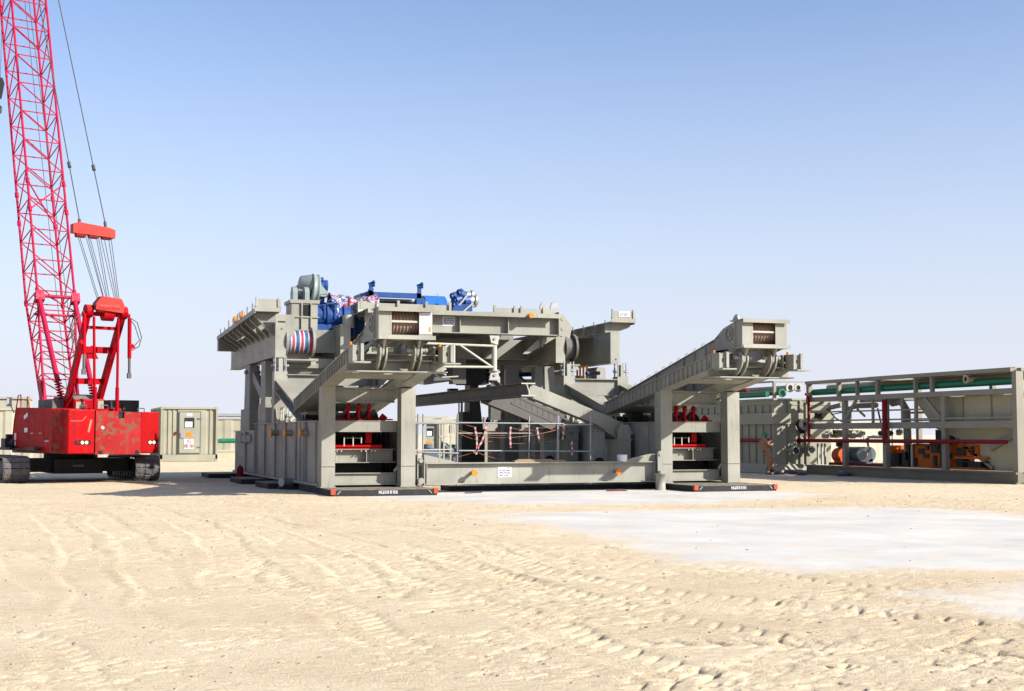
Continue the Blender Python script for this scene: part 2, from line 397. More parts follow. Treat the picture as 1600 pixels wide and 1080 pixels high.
def ground_height(x, y):
    r = np.hypot(x, y); fade = np.clip((75 - r) / 40, 0, 1)
    nearmod = 0.42 + 0.58 * np.clip((x * 0.9 + 3 - y * 0.06) / 6, 0, 1)      # left foreground is smoother
    h = 0.05 * (fbm(x * 0.25, y * 0.25, 3, 3) - 0.5)
    churn = np.clip((fbm(x * 0.35 + 9, y * 0.35, 3, 11) - 0.42) * 4, 0, 1)
    ca, sa = math.cos(0.35), math.sin(0.35); xr = x * ca + y * sa; yr = -x * sa + y * ca
    lump = fbm(xr * 5.0, yr * 9.0, 4, 21, 0.7) - 0.5
    pit = np.clip((vnoise(xr * 4.5, yr * 11.0, 41) * 0.75 + 0.25 * vnoise(xr * 11, yr * 24, 43) - 0.655) * 10, 0, 1)
    mask = np.clip((fbm(x * 0.6, y * 0.6, 3, 61) - 0.34) * 5, 0, 1)
    h = h + nearmod * ((0.004 + 0.010 * churn) * lump - 0.022 * pit * mask)
    pit2 = np.clip((vnoise(xr * 8 + 3, yr * 17.0, 47) - 0.80) * 9, 0, 1) * mask
    h = h - 0.020 * pit2
    pad = np.full(x.shape, -9.0)
    wob = (fbm(x * 0.9, y * 0.9, 4, 55) - 0.5) * 1.6
    for P_ in PADS: pad = np.maximum(pad, polydist(x, y, P_) + wob)
    flat = np.clip(1 - (pad + 0.7) * 1.2, 0.10, 1)
    h = h * flat
    th = np.zeros(x.shape); tint = np.zeros(x.shape)
    for (c, Rr, a, b, wd, dp, pitch, kind) in tracks():
        dx = x - c.x; dy = y - c.y; rr = np.hypot(dx, dy); off = rr - Rr
        off = off + (vnoise(x * 0.8, y * 0.8, 5) - 0.5) * 0.25
        ab = b - a; L = ab.length
        t = ((x - a.x) * ab.x + (y - a.y) * ab.y) / (L * L)
        end = np.clip(np.minimum(t + 0.05, 1.05 - t) * 8, 0, 1) * (0.35 + 0.65 * np.clip((fbm(x * 0.5, y * 0.5, 2, 77) - 0.3) * 4, 0, 1))
        inside = np.clip((wd / 2 - np.abs(off)) / 0.07, 0, 1)
        berm = np.exp(-((np.abs(off) - wd / 2 - 0.05) / 0.07) ** 2)
        s = t * L
        if kind == 'plain': lug = 0
        else:
            k = 1.0 if kind == 'tyre' else 0.0
            ph = (s + k * np.abs(off) * 0.9) / pitch
            lug = np.exp(-(((ph % 1) - 0.5) / 0.12) ** 2)
            lug = lug * (0.3 + 1.1 * vnoise(x * 3, y * 3, 9))
        if kind == 'plain':
            tk = np.exp(-((((s / 0.24) % 1) - 0.5) / 0.16) ** 2) * np.exp(-((np.abs(off) - wd / 2 + 0.02) / 0.07) ** 2)
            th = th + end * 0.85 * (inside * (-dp * 0.4) - tk * dp * 1.1 + berm * dp * 0.25)
        else: th = th + end * (inside * (-dp * 0.15 - lug * dp * 0.72) + berm * dp * 0.12)
        tint = np.maximum(tint, end * inside * (1 if kind == 'plain' else 0.4))
    h = h + th * np.clip(flat, 0, 1) * (0.6 + 0.4 * nearmod)
    h = np.where(flat < 1, h, h)
    return h * fade - 0.03 * fade * 0, pad, tint
def build_ground():
    rs = [1.5, 3, 4.5]; r = 5.6
    while r < 26: rs.append(r); r *= 1.0027
    while r < 62: rs.append(r); r *= 1.006
    while r < 9000: rs.append(r); r *= 1.06
    rs = np.array(rs)
    a0 = YAW
    dense = np.linspace(a0 - R(27), a0 + R(27), 560)
    rest = np.linspace(a0 + R(27), a0 - R(27) + 2 * math.pi, 90)[1:-1]
    an = np.concatenate([dense, rest])       # angle clockwise from +Y
    nr, na = len(rs), len(an)
    RR, AA = np.meshgrid(rs, an, indexing='ij')
    X = RR * np.sin(AA); Y = RR * np.cos(AA)
    H, P_, T_ = ground_height(X.ravel(), Y.ravel())
    near = np.clip((RR.ravel() - 4.5) / 2, 0, 1)
    Z = H * near
    co = np.stack([X.ravel(), Y.ravel(), Z], 1)
    co = np.vstack([co, [[0, 0, 0]]])
    i = np.arange(nr - 1)[:, None] * na; j = np.arange(na)[None, :]; j2 = (j + 1) % na
    q = np.stack([(i + j), (i + na + j), (i + na + j2), (i + j2)], -1).reshape(-1, 4)
    tri = np.stack([np.full(na, nr * na), np.arange(na), (np.arange(na) + 1) % na], -1)
    me = bpy.data.meshes.new('ground')
    nv = len(co); nf = len(q) + len(tri)
    me.vertices.add(nv); me.vertices.foreach_set('co', co.ravel())
    loops = np.concatenate([q.ravel(), tri.ravel()]); me.loops.add(len(loops)); me.loops.foreach_set('vertex_index', loops)
    st = np.concatenate([np.arange(len(q)) * 4, len(q) * 4 + np.arange(len(tri)) * 3]); me.polygons.add(nf)
    me.polygons.foreach_set('loop_start', st)
    me.polygons.foreach_set('use_smooth', np.ones(nf, bool)); me.update(calc_edges=True); me.validate()
    at = me.attributes.new('pad', 'FLOAT', 'POINT'); at.data.foreach_set('value', np.append(np.clip(P_, -5, 5), -5).astype(np.float32))
    at = me.attributes.new('rut', 'FLOAT', 'POINT'); at.data.foreach_set('value', np.append(T_, 0).astype(np.float32))
    o = bpy.data.objects.new('ground', me); col.objects.link(o); o['kind'] = 'structure'
    m, n, b = newmat('desert_sand'); L = n.links.new
    tc = N(n, 'ShaderNodeTexCoord'); ap = N(n, 'ShaderNodeAttribute', attribute_name='pad'); ar = N(n, 'ShaderNodeAttribute', attribute_name='rut')
    def nz(s, d, ro=0.55, st=None):
        t = N(n, 'ShaderNodeTexNoise', Scale=s, Detail=d, Roughness=ro)
        if st:
            mp = N(n, 'ShaderNodeMapping'); mp.inputs['Scale'].default_value = st; mp.inputs['Rotation'].default_value = (0, 0, 0.35); L(tc.outputs['Object'], mp.inputs['Vector']); L(mp.outputs[0], t.inputs['Vector'])
        else: L(tc.outputs['Object'], t.inputs['Vector'])
        return t.outputs[0]
    big = nz(0.13, 6); mid = nz(0.8, 8, 0.62, (1, 1.6, 1)); fine = nz(9, 9, 0.75, (0.7, 2.0, 1)); grit = nz(45, 4, 0.7)
    c = mixc(n, ramp(n, big, 0.35, 0.65), (0.615, 0.493, 0.319), (0.697, 0.573, 0.388))
    c = mixc(n, ramp(n, mid, 0.38, 0.66, 0, 0.75), c, (0.743, 0.618, 0.435))
    c = mixc(n, ramp(n, fine, 0.52, 0.70, 0, 0.45), c, (0.434, 0.332, 0.213))
    c = mixc(n, ramp(n, grit, 0.60, 0.75, 0, 0.3), c, (0.362, 0.288, 0.196))
    ru = N(n, 'ShaderNodeMath', operation='MULTIPLY'); L(ar.outputs['Fac'], ru.inputs[0]); ru.inputs[1].default_value = 0.3
    c = mixc(n, ru.outputs[0], c, (0.724, 0.596, 0.409))
    dk = N(n, 'ShaderNodeMath', operation='MULTIPLY'); L(ramp(n, nz(0.45, 5), 0.46, 0.62), dk.inputs[0]); L(ramp(n, nz(6, 6, 0.7, (0.6, 2.4, 1)), 0.45, 0.7), dk.inputs[1])
    c = mixc(n, dk.outputs[0], c, (0.534, 0.396, 0.245))
    spk = ramp(n, nz(13, 5, 0.65, (0.45, 1.8, 1)), 0.57, 0.64, 0, 0.6); c = mixc(n, spk, c, (0.348, 0.270, 0.170))
    # pale crusted hardstanding showing through the sand
    pw = N(n, 'ShaderNodeMath', operation='MULTIPLY_ADD'); L(nz(1.3, 9, 0.65), pw.inputs[0]); pw.inputs[1].default_value = 2.4; 
    sb = N(n, 'ShaderNodeMath', operation='SUBTRACT'); L(ap.outputs['Fac'], sb.inputs[0]); sb.inputs[1].default_value = 0.9; L(sb.outputs[0], pw.inputs[2])
    pm = ramp(n, pw.outputs[0], -0.25, 0.9, 0, 1)
    pc = mixc(n, ramp(n, nz(0.5, 8, 0.65), 0.36, 0.62), (0.44, 0.43, 0.395), (0.57, 0.552, 0.505))
    pc = mixc(n, ramp(n, nz(1.4, 8, 0.7), 0.48, 0.64, 0, 0.85), pc, (0.56, 0.485, 0.385))
    pc = mixc(n, ramp(n, fine, 0.60, 0.76, 0, 0.5), pc, (0.328, 0.296, 0.257))
    c = mixc(n, pm, c, pc)
    L(c, b.inputs['Base Color']); b.inputs['Roughness'].default_value = 0.95; b.inputs['Specular IOR Level'].default_value = 0.15
    hsum = N(n, 'ShaderNodeMath', operation='MULTIPLY_ADD'); L(fine, hsum.inputs[0]); hsum.inputs[1].default_value = 1.5; L(grit, hsum.inputs[2])
    bs = N(n, 'ShaderNodeMath', operation='MULTIPLY_ADD'); L(pm, bs.inputs[0]); bs.inputs[1].default_value = -0.6; bs.inputs[2].default_value = 0.8
    bp = N(n, 'ShaderNodeBump', Distance=0.04); L(bs.outputs[0], bp.inputs['Strength']); L(hsum.outputs[0], bp.inputs['Height']); L(bp.outputs[0], b.inputs['Normal'])
    me.materials.append(m)
build_ground()

# loose stones and clods on the sand
def build_stones():
    rnd = random.Random(4); mb = MB()
    for i in range(900):
        r = 8 + 34 * rnd.random() ** 1.3; a = YAW + R(rnd.uniform(-25, 25)); x = r * math.sin(a); y = r * math.cos(a); gz, pd_, _t = (float(v[0]) for v in ground_height(np.array([x]), np.array([y])))
        if pd_ > -.2 and rnd.random() < .85: continue
        s = rnd.choice([0.012, 0.016, 0.022, 0.03]) * rnd.uniform(0.7, 1.3)
        h = 0.35 * s; P = []
        for k in range(5):
            t = 2 * math.pi * k / 5 + rnd.uniform(-.4, .4); rr = s * rnd.uniform(.7, 1.2); P.append((x + rr * math.cos(t), y + rr * math.sin(t), gz - 0.02))
        for k in range(5):
            t = 2 * math.pi * k / 5 + rnd.uniform(-.4, .4); rr = s * rnd.uniform(.4, .8); P.append((x + rr * math.cos(t), y + rr * math.sin(t), gz + h))
        mb.add(P, [(0, 1, 6, 5), (1, 2, 7, 6), (2, 3, 8, 7), (3, 4, 9, 8), (4, 0, 5, 9), (5, 6, 7, 8, 9)])
    M['stone'] = paint('stone', (0.42, 0.34, 0.25), 0.9, 0.3, dust=0.4)
    tag(mb.build('loose_stones', 'stone'), 'small stones and clods scattered over the tracked sand', 'stones', kind='stuff')
build_stones()

# ------------------------------------------------------------------ rig: the two base boxes
XL, XR, Y0 = 7.92, 18.35, 37.5
W_, LB = 2.70, 16.5
def reel(parent):
    f = MB()
    f.box(0.42, 1.9, 0.74, 2.2, 1.262, 1.31)
    f.box(.44, .52, 0.75, 0.85, 1.31, 1.95)
    f.box(1.45, 1.62, 0.8, 0.87, 1.42, 1.95)
    for u in (0.95, 1.25, 1.55):
        f.bar((u, 0.86, 2.07), (u, 0.86, 2.46), 0.06, 0.06); f.cyl((u - .04, 0.86, 2.47), (u + .04, 0.86, 2.47), 0.09, n=10)
        f.bar((u, 0.86, 2.40), (u, 1.6, 2.1), 0.05, 0.05)
    f.bar((1.9, .92, 2.2), (2.05, .92, 2.08), .07, .2)
    f.bar((0.42, .72, 1.34), (1.9, .72, 1.34), .05, .06)
    f.box(0.4, 2.28, 0.9, 0.98, 2.08, 2.12)
    r = f.build('reel_frame', 'redbright', parent)
    d = MB(); d.lathe((0.55, 1.55, 1.9), (1.9, 1.55, 1.9), [(0, .5), (.04, .5), (.041, .38), (.33, .38), (.331, .5), (.35, .5), (.351, .38), (.64, .38), (.641, .5), (.66, .5), (.661, .38), (.95, .38), (.951, .5), (1, .5)], n=24)
    d.build('reel_drum', 'black', parent)
    k = MB(); k.box(.80, 1.3, .70, .71, 1.56, 1.57); k.box(1.28, 1.31, .69, .71, 1.42, 1.6); k.box(.78, .81, .69, .71, 1.34, 1.6); k.box(1.04, 1.07, .69, .71, 1.34, 1.6)
    k.build('hose_bracket', 'white', parent)
def base_box(loc, label):
    t = thing('substructure_base', loc, label, 'rig substructure', 'drilling rig base boxes')
    for (u0, u1, top) in ((0, .38, 3.02), (2.28, 2.70, 2.98)):
        c = MB(); c.box(u0, u1, 0, .44, .215, top)
        c.box(u0 - .03, u1 + .03, -.03, .46, .19, .215)
        c.box(u0 - .012, u1 + .012, -.012, .432, .765, .785)
        q = c.build('column', 'rig', t)
        c = MB(); c.box(u0 - .016, u1 + .016, -.016, .2, .772, .783); c.build('weld_seam', 'darksteel_shade', q)
    def cross(name, z0, z1, y, tf=.02, inset=.12, stiff=(), d=.35):
        c = MB(); c.box(.383, 2.277, y, y + d, z1 - tf, z1); c.box(.383, 2.277, y, y + d, z0, z0 + tf); c.box(.383, 2.277, y + inset, y + inset + .02, z0 + tf, z1 - tf)
        for u in stiff: c.box(u, u + .02, y + .01, y + inset, z0 + tf, z1 - tf)
        return c.build(name, 'rig', t)
    cross('cross_beam', 1.74, 2.06, .46, inset=.02)
    cross('cross_beam', .86, 1.255, .72, inset=.22, stiff=(.55, 1.45))
    cross('cross_beam', .24, .58, .46, inset=.09)
    fl = MB()
    for u in (.6, .72, 1.3, 1.42, 1.6, 1.7): fl.cyl((u, .70, 1.2), (u, .76, 1.2), .022, n=8)
    fl.build('bolt', 'silver', t)
    # side walls with pressed stiffening bays and flanges
    rnd = random.Random(3)
    for side in (0, 1):
        p = MB(); x = 0.07 if side == 0 else W_ - .07; sg = -1 if side == 0 else 1
        def wall(v0, v1, z0, z1, dx): # panel bay offset outwards by dx
            a = x + sg * dx; p.box(min(a, a + .012 * sg), max(a, a + .012 * sg), v0, v1, z0, z1)
        v = .44; k = 0
        pat = [(.5, 0), (.95, .05), (.5, 0), (.95, .045), (.55, 0), (1.1, .05), (.6, 0), (1.2, .05), (.7, 0), (1.3, .05), (.7, 0), (1.3, .05), (.8, 0), (1.3, .05), (.8, 0), (1.4, .05), (1.6, 0)]
        for (l, dx) in pat:
            v1 = min(v + l, LB); zt = 2.03 if v < 11.4 else 1.79
            wall(v, v1, .30, zt, dx)
            if dx > 0:
                for e in (v, v1 - .01): p.box(min(x, x + sg * dx), max(x, x + sg * dx), e, e + .01, .30, zt)
            v = v1
            if v >= LB: break
        p.build('side_wall', 'rig2', t)
        f = MB()
        xa, xb = (-.03, .16) if side == 0 else (W_ - .16, W_ + .03)
        f.box(xa, xb, .44, 11.5, 2.035, 2.06); f.box(xa, xb, 11.5, LB, 1.795, 1.82); f.box(xa, xb, .44, LB, .215, .295)
        for vv in (2.5, 2.62, 6.0, 10.9, 11.45):
            a = (0.0, .07) if side == 0 else (W_ - .07, W_); f.box(a[0], a[1], vv, vv + .02, .30, 2.03)
        f.box(*((-.02, .06) if side == 0 else (W_ - .06, W_ + .02)), 3.1, 3.35, .30, 2.03)
        f.build('flange', 'rig', t)
        for vv, zz in ((2.0, 1.72), (4.4, 1.72), (6.8, 1.72)):
            a = 0.0 if side == 0 else W_; s_ = -1 if side == 0 else 1
            k_ = MB(); k_.cyl((a, vv, zz), (a + s_ * .20, vv, zz), .07, n=12); k_.box(min(a, a + s_ * .16), max(a, a + s_ * .16), vv + .1, vv + .5, zz - .09, zz + .09); q = k_.build('lifting_trunnion', 'rig2', t)
            k_ = MB(); k_.cyl((a + s_ * .20, vv, zz), (a + s_ * .25, vv, zz), .14, n=18); k_.build('trunnion_cap', 'orange', q)
        k_ = MB(); a = (-.06, .02) if side == 0 else (W_ - .02, W_ + .06)
        k_.box(a[0], a[1], 12.2, 15.4, 1.40, 1.66)
        for vv in (13, 14.2): k_.box(a[0] - .01, a[1] + .01, vv, vv + .05, 1.36, 1.7)
        k_.build('pin_bracket', 'rig2', t)
    dk = MB(); dk.box(.08, 2.62, 2.3, 11.5, 1.98, 2.03); dk.box(.08, 2.62, 11.5, LB, 1.74, 1.79); dk.box(.08, 2.62, .5, LB, .25, .29)
    dk.box(.08, 2.62, 1.1, 2.3, .86, .90); dk.build('deck', 'rig2', t)
    bk = MB(); bk.box(.09, 2.0, 2.4, 2.43, .3, 1.97); bk.box(1.98, 2.0, 1.2, 2.4, .9, 1.97); bk.box(.09, 2.0, 1.1, 1.12, .3, .85); bk.box(.09, 1.98, 1.0, 2.4, 2.0, 2.02); bk.build('shade_backing', 'dark', t)  # near-black sheets: shade of the box interior put into their colour
    e = MB(); e.box(.08, 2.62, LB - .02, LB, .3, 1.74); e.build('end_wall', 'rig2', t)
    h = MB(); h.tube([(2.6, .5, 1.3), (2.5, .42, 1.36), (2.55, .42, 1.5), (2.6, .5, 1.52)], .012); h.cyl((2.2, .45, .62), (2.35, .5, .78), .04); h.build('grab_handle', 'white', t)
    # main posts carrying the floor section
    for (u0, u1) in ((.08, .52), (2.2, 2.62)):
        c = MB(); c.box(u0, u1, 8.05, 8.5, 2.065, 3.78); c.box(u0 + .15, u1 - .15, 8.1, 8.4, 3.78, 4.22)
        c.prism([(8.02, 2.065), (8.02, 2.55), (7.75, 2.065)], 0, u0 + .05, u0 + .09); c.prism([(8.02, 2.065), (8.02, 2.55), (7.75, 2.065)], 0, u1 - .09, u1 - .05)
        c.build('front_post', 'rig', t)
        c = MB(); c.box(u0, u1, 9.75, 11.3, 2.065, 2.72); c.prism([(9.95, 2.72), (11.0, 2.72), (10.9, 4.22), (10.05, 4.22)], 0, u0 + .03, u1 - .03); c.box(u0 - .01, u1 + .01, 9.9, 11.15, 2.705, 2.725)
        c.build('middle_post', 'rig2', t)
        c = MB(); c.box(u0, u1, 13.2, 15.3, 1.82, 2.62); c.prism([(13.4, 2.62), (14.7, 2.62), (14.5, 4.25), (13.5, 4.25)], 0, u0 + .03, u1 - .03); c.box(u0 - .01, u1 + .01, 13.3, 15.0, 2.6, 2.625)
        c.build('rear_post', 'rig2', t)
        c = MB(); c.bar((u0 + .21, 13.4, 3.85), (u0 + .21, 11.1, 2.95), .16, .36); c.build('diagonal_brace', 'rig2', t)
        c = MB(); c.ibeam((u0 + .25, 8.05, 3.30), (u0 + .25, 4.0, 2.28), .46, .40); c.build('raking_brace', 'rig', t)
        c = MB()
        for vv in (8.1, 8.38):
            c.box(u0 + .02, u0 + .06, vv, vv + .05, 3.78, 4.3); c.box(u1 - .06, u1 - .02, vv, vv + .05, 3.78, 4.3)
        c.cyl((u0 - .08, 8.25, 3.98), (u1 + .08, 8.25, 3.98), .05); c.cyl((u0 - .08, 14.0, 4.0), (u1 + .08, 14.0, 4.0), .07); c.build('hinge_pin', 'galv', t)
    c = MB(); c.box(.52, 2.2, 8.15, 8.2, 3.12, 3.66); c.box(.52, 2.2, 8.02, 8.32, 3.66, 3.69); c.box(.52, 2.2, 8.02, 8.32, 3.09, 3.12)
    c.prism([(.52, 3.09), (1.0, 3.09), (.52, 2.5)], 1, 8.15, 8.19); c.prism([(2.2, 3.09), (1.7, 3.09), (2.2, 2.5)], 1, 8.15, 8.19)
    c.build('post_cross_beam', 'rig2', t)
    c = MB(); c.box(.52, 2.2, 10.3, 10.36, 3.2, 3.9); c.bar((.5, 10.4, 2.3), (2.2, 10.4, 3.8), .08, .14); c.bar((2.2, 10.5, 2.3), (.5, 10.5, 3.8), .08, .14); c.box(.52, 2.2, 13.9, 13.95, 3.3, 3.9)
    c.build('brace_bar', 'rig2', t)
    # lattice of small parts seen on the deck
    c = MB(); c.tube([(.4, 7.0, 2.08), (.4, 7.0, 2.6), (.75, 7.2, 2.7), (1.0, 7.0, 2.08)], .03); c.bar((.3, 6.4, 2.1), (1.1, 7.6, 2.75), .07, .07); c.box(.2, .26, 7.1, 7.2, 2.06, 2.55); c.box(.2, .26, 7.5, 7.6, 2.06, 2.55); c.box(.2, .26, 7.1, 7.6, 2.5, 2.56); c.build('deck_fittings', 'white', t)
    c = MB(); c.cyl((1.0, 4.9, 2.2), (1.9, 4.9, 2.2), .16); c.box(.9, 1.3, 4.0, 4.5, 2.06, 2.4); c.cyl((.3, 4.2, 2.18), (.8, 4.2, 2.18), .1); c.box(1.6, 2.2, 3.1, 3.7, 2.06, 2.34); c.build('deck_machinery', 'black', t)
    reel(t)
    return t
bL = base_box((XL, Y0, 0), 'left steel base box of the rig, crane side, in shade')
bR = dup(bL, (XR, Y0, 0), 'right steel base box of the rig, next to the worker')

# ------------------------------------------------------------------ inclined girder frames on the front columns
def zb(v): return 3.02 - .157 * v                 # underside line of the lower chords
def inclined(loc, label):
    t = thing('mast_shoe_frame', loc, label, 'girder frame', 'inclined girder frames')
    vb, vf = 4.3, -3.35
    for u0, sg in ((0, 1), (2.22, -1)):
        c = MB(); o = u0 if sg == 1 else u0 + .42; wx = .42
        P = lambda v, dz: (v, zb(v) + dz)
        a, b_ = (u0, u0 + .42)
        web = o + sg * .05
        c.prism([P(vb, .02), P(vf, .02), P(vf, .38), P(vb, .36)], 0, min(web, web + sg * .02), max(web, web + sg * .02))
        c.prism([P(vb, 0), P(vf, 0), P(vf, .02), P(vb, .02)], 0, a, b_)
        c.prism([P(vb, .36), P(vf, .38), P(vf, .41), P(vb, .39)], 0, a, b_)
        x2 = u0 + (.36 if sg == 1 else .04)
        c.prism([P(vb, .02), P(vf, .02), P(vf, .38), P(vb, .36)], 0, x2, x2 + .02)
        v = vf + .15
        while v < vb:
            s0, s1 = (o + sg * .004, web)
            c.hexa([(min(s0, s1), v, zb(v) + .022), (max(s0, s1), v, zb(v) + .022), (max(s0, s1), v + .025, zb(v) + .022), (min(s0, s1), v + .025, zb(v) + .022),
                    (min(s0, s1), v, zb(v) + .36), (max(s0, s1), v, zb(v) + .36), (max(s0, s1), v + .025, zb(v) + .36), (min(s0, s1), v + .025, zb(v) + .36)])
            v += .295
        c.build('side_chord', 'rig', t)
    # underside plates and cross members between the chords
    c = MB()
    for (v0, v1) in ((-3.3, -2.6), (-1.55, -.9), (.5, 1.5), (2.9, 4.25)):
        c.hexa([(.424, v0, zb(v0) + .03), (2.216, v0, zb(v0) + .03), (2.216, v1, zb(v1) + .03), (.424, v1, zb(v1) + .03), (.424, v0, zb(v0) + .06), (2.216, v0, zb(v0) + .06), (2.216, v1, zb(v1) + .06), (.424, v1, zb(v1) + .06)])
    c.build('bottom_plate', 'rig', t)
    c = MB(); c.box(.40, 2.24, .62, .65, 2.60, 2.95); c.box(.40, 2.24, .50, .78, 2.58, 2.60)
    c.build('column_head_beam', 'rig', t)
    # front cross girder
    c = MB(); z0 = 3.27
    c.box(-.02, 2.62, -3.05, -3.02, z0 + .03, z0 + .45); c.box(-.02, 2.58, -3.48, -2.9, z0, z0 + .03)
    c.box(.1, 2.55, -3.20, -2.95, z0 + .45, z0 + .48)
    c.build('front_cross_girder', 'rig', t)
    # lifting brackets on both ends of the cross girder
    for u in (-.02, 2.36):
        c = MB(); c.box(u, u + .03, -3.75, -3.30, z0 + .24, z0 + .68); c.box(u + .2, u + .28, -3.80, -3.70, z0 + .26, z0 + .70)
        c.box(u + .03, u + .2, -3.72, -3.69, z0 + .26, z0 + .66) ; c.box(u - .02, u + .42, -3.98, -3.5, z0 + .20, z0 + .235); c.box(u + .28, u + .30, -3.7, -3.3, z0 + .26, z0 + .6)
        q = c.build('end_bracket', 'rig', t)
        c = MB(); c.box(u + .1, u + .14, -3.725, -3.72, z0 + .42, z0 + .52); c.build('slot', 'dark', q)
        c = MB(); c.cyl((u + .02, -3.4, z0 + .68), (u + .02, -3.4, z0 + .76), .04, n=8); c.build('cap', 'orange', q)
    # clevis: curved cheek plates and pins
    for u in (.78, 1.70):
        c = MB()
        for du in (-.10, .06):
            pts = [(-3.36, z0 + .03), (-3.06, z0 + .03), (-3.30, z0 + .22), (-3.46, z0 + .42), (-3.50, z0 + .58), (-3.58, z0 + .70), (-3.70, z0 + .72), (-3.80, z0 + .62), (-3.81, z0 + .47), (-3.74, z0 + .30), (-3.58, z0 + .14)]
            c.prism(pts, 0, u + du, u + du + .04)
        c.build('clevis_cheek', 'rig', t)
        c = MB(); c.cyl((u - .24, -3.64, z0 + .56), (u + .24, -3.64, z0 + .56), .05, n=12); c.cyl((u - .27, -3.64, z0 + .56), (u - .24, -3.64, z0 + .56), .062, n=12); c.cyl((u + .22, -3.64, z0 + .56), (u + .27, -3.64, z0 + .56), .062, n=12); c.build('clevis_pin', 'rig', t)
    return t
iL = inclined((XL, Y0, 0), 'ribbed inclined steel frame on the left front columns, above the left red reel')
iR = dup(iL, (XR, Y0, 0), 'ribbed inclined steel frame on the right front columns')
def upper(loc, label, sign):
    t = thing('mast_foot_girder', loc, label, 'sloping girder', 'girders with rope drum heads')
    zt = lambda v: 4.575 - .213 * (v + 3.0)      # top line
    zl = lambda v: zb(v) + .44
    for u0 in (.62, 1.93):
        c = MB(); vs = [6.4, 4.3, -2.6]
        c.prism([(6.4, zt(6.4) - .05), (4.3, zb(4.3) + .1), (-2.6, zl(-2.6)), (-2.6, zt(-2.6) - .02), (6.4, zt(6.4) - .02)], 0, u0 + .05, u0 + .07)
        c.prism([(6.4, zt(6.4) - .02), (-2.6, zt(-2.6) - .02), (-2.6, zt(-2.6)), (6.4, zt(6.4))], 0, u0 - .02, u0 + .16)
        for v in (5.0, 3.4, 1.6, -.3, -1.0, -1.7):
            c.box(u0 - .01, u0 + .05, v, v + .02, zl(v) - .1, zt(v) - .02)
        c.build('side_girder', 'rig', t)
    c = MB()
    for v in (5.4, 3.8, 2.2, .6, -.9): c.box(.70, 1.97, v, v + .12, zl(v) + .0, zt(v) - .05)
    c.build('cross_member', 'rig', t)
    h = MB()                                            # step irons along the top flange
    for i in range(15):
        v = 6.0 - i * .53
        h.tube([(.66, v, zt(v)), (.66, v, zt(v) + .085), (.66, v - .17, zt(v) + .12), (.66, v - .17, zt(v) + .03)], .008, n=4)
    h.build('step_iron', 'rig', t)
    # head box with rope drum
    yf, yb = -3.95, -2.6; u0, u1, z0, z1 = .60, 2.02, 4.12, 4.86
    c = MB()
    c.box(u0, u0 + .34, yf, yf + .03, z0, z1); c.box(u1 - .36, u1, yf, yf + .03, z0, z1); c.box(u0 + .34, u1 - .36, yf, yf + .03, z0, z0 + .08)
    q = c.build('front_plate', 'rig', t)
    c = MB(); c.box(u0 + .34, u1 - .36, yf + .04, yf + .08, z0 + .40, z0 + .45); c.build('guard_bar', 'white', t)
    c = MB(); c.box(u0 - .04, u1 + .04, yf - .12, yf + .62, z1, z1 + .035); c.box(u0 - .04, u1 + .04, yf - .13, yf - .10, z1 - .07, z1 + .036); c.build('top_plate', 'rig', t)
    c = MB(); c.box(u0 - .03, u1 + .05, yf - .12, yb, z0 - .035, z0); c.box(u0 - .03, u1 + .05, yf - .13, yf - .10, z0 - .04, z0 + .06); c.build('bottom_plate', 'rig', t)
    for a in (u0 + .0, u1 - .03):
        c = MB(); c.prism([(yf + .03, z0), (yf + .03, z1), (yf + .40, z1), (-2.85, z1 - .16), (-2.35, zt(-2.35) + .01), (-2.35, zt(-2.35) - .35), (yb + .2, z0 - .12)], 0, a, a + .03)
        c.prism([(yf + .2, z0 - .035), (yb + .4, z0 - .035), (yb + .9, zl(-1.7) + .05), (yb + .5, zl(-2.0))], 0, a, a + .03)
        c.box(a - .05, a + .0, yf + .35, yf + .38, z0, z1)
        s = c.build('side_cheek', 'rig', t)
        c = MB(); sgn = -1 if a < 1 else 1; xx = a if a < 1 else a + .03
        c.ring((xx + sgn * .02, yf + .72, z0 + .40), (1, 0, 0), .17, .21, .03); c.cyl((xx, yf + .72, z0 + .40), (xx + sgn * .04, yf + .72, z0 + .40), .08); c.build('bearing_ring', 'rig2', s)
    d = MB(); n_ = 24; prof = [(0, .36), (.02, .36), (.021, .30)]; n_c = 13
    for i in range(n_c):
        a = .03 + .94 * i / n_c; b_ = .94 / n_c
        prof += [(a, .305), (a + b_ * .25, .328), (a + b_ * .5, .335), (a + b_ * .75, .328), (a + b_ * .98, .305)]
    prof += [(.975, .30), (.98, .36), (1, .36)]
    d.lathe((u0 + .08, yf + .46, z0 + .42), (u1 - .08, yf + .46, z0 + .42), prof, n=28); d.build('rope_drum', 'ropecoil', t)
    for u in (.78, 1.70):
        c = MB(); c.prism([(-3.95, 4.08), (-2.9, 4.08), (-3.45, 3.86), (-3.56, 3.66), (-3.66, 3.64), (-3.76, 3.70), (-3.78, 3.85)], 0, u - .03, u + .03)
        c.build('hook_plate', 'rig', t)
        c = MB(); c.prism([(u - .34, 4.08), (u + .34, 4.08), (u + .07, 3.86), (u - .07, 3.86)], 1, -3.42, -3.39)
        c.build('gusset', 'rig', t)
    c = MB(); c.prism([(yf + .25, z1 + .035), (yf + .6, z1 + .035), (yf + .5, z1 + .14), (yf + .38, z1 + .20), (yf + .28, z1 + .14)], 0, .62, .66); c.build('lifting_lug', 'galv', t)
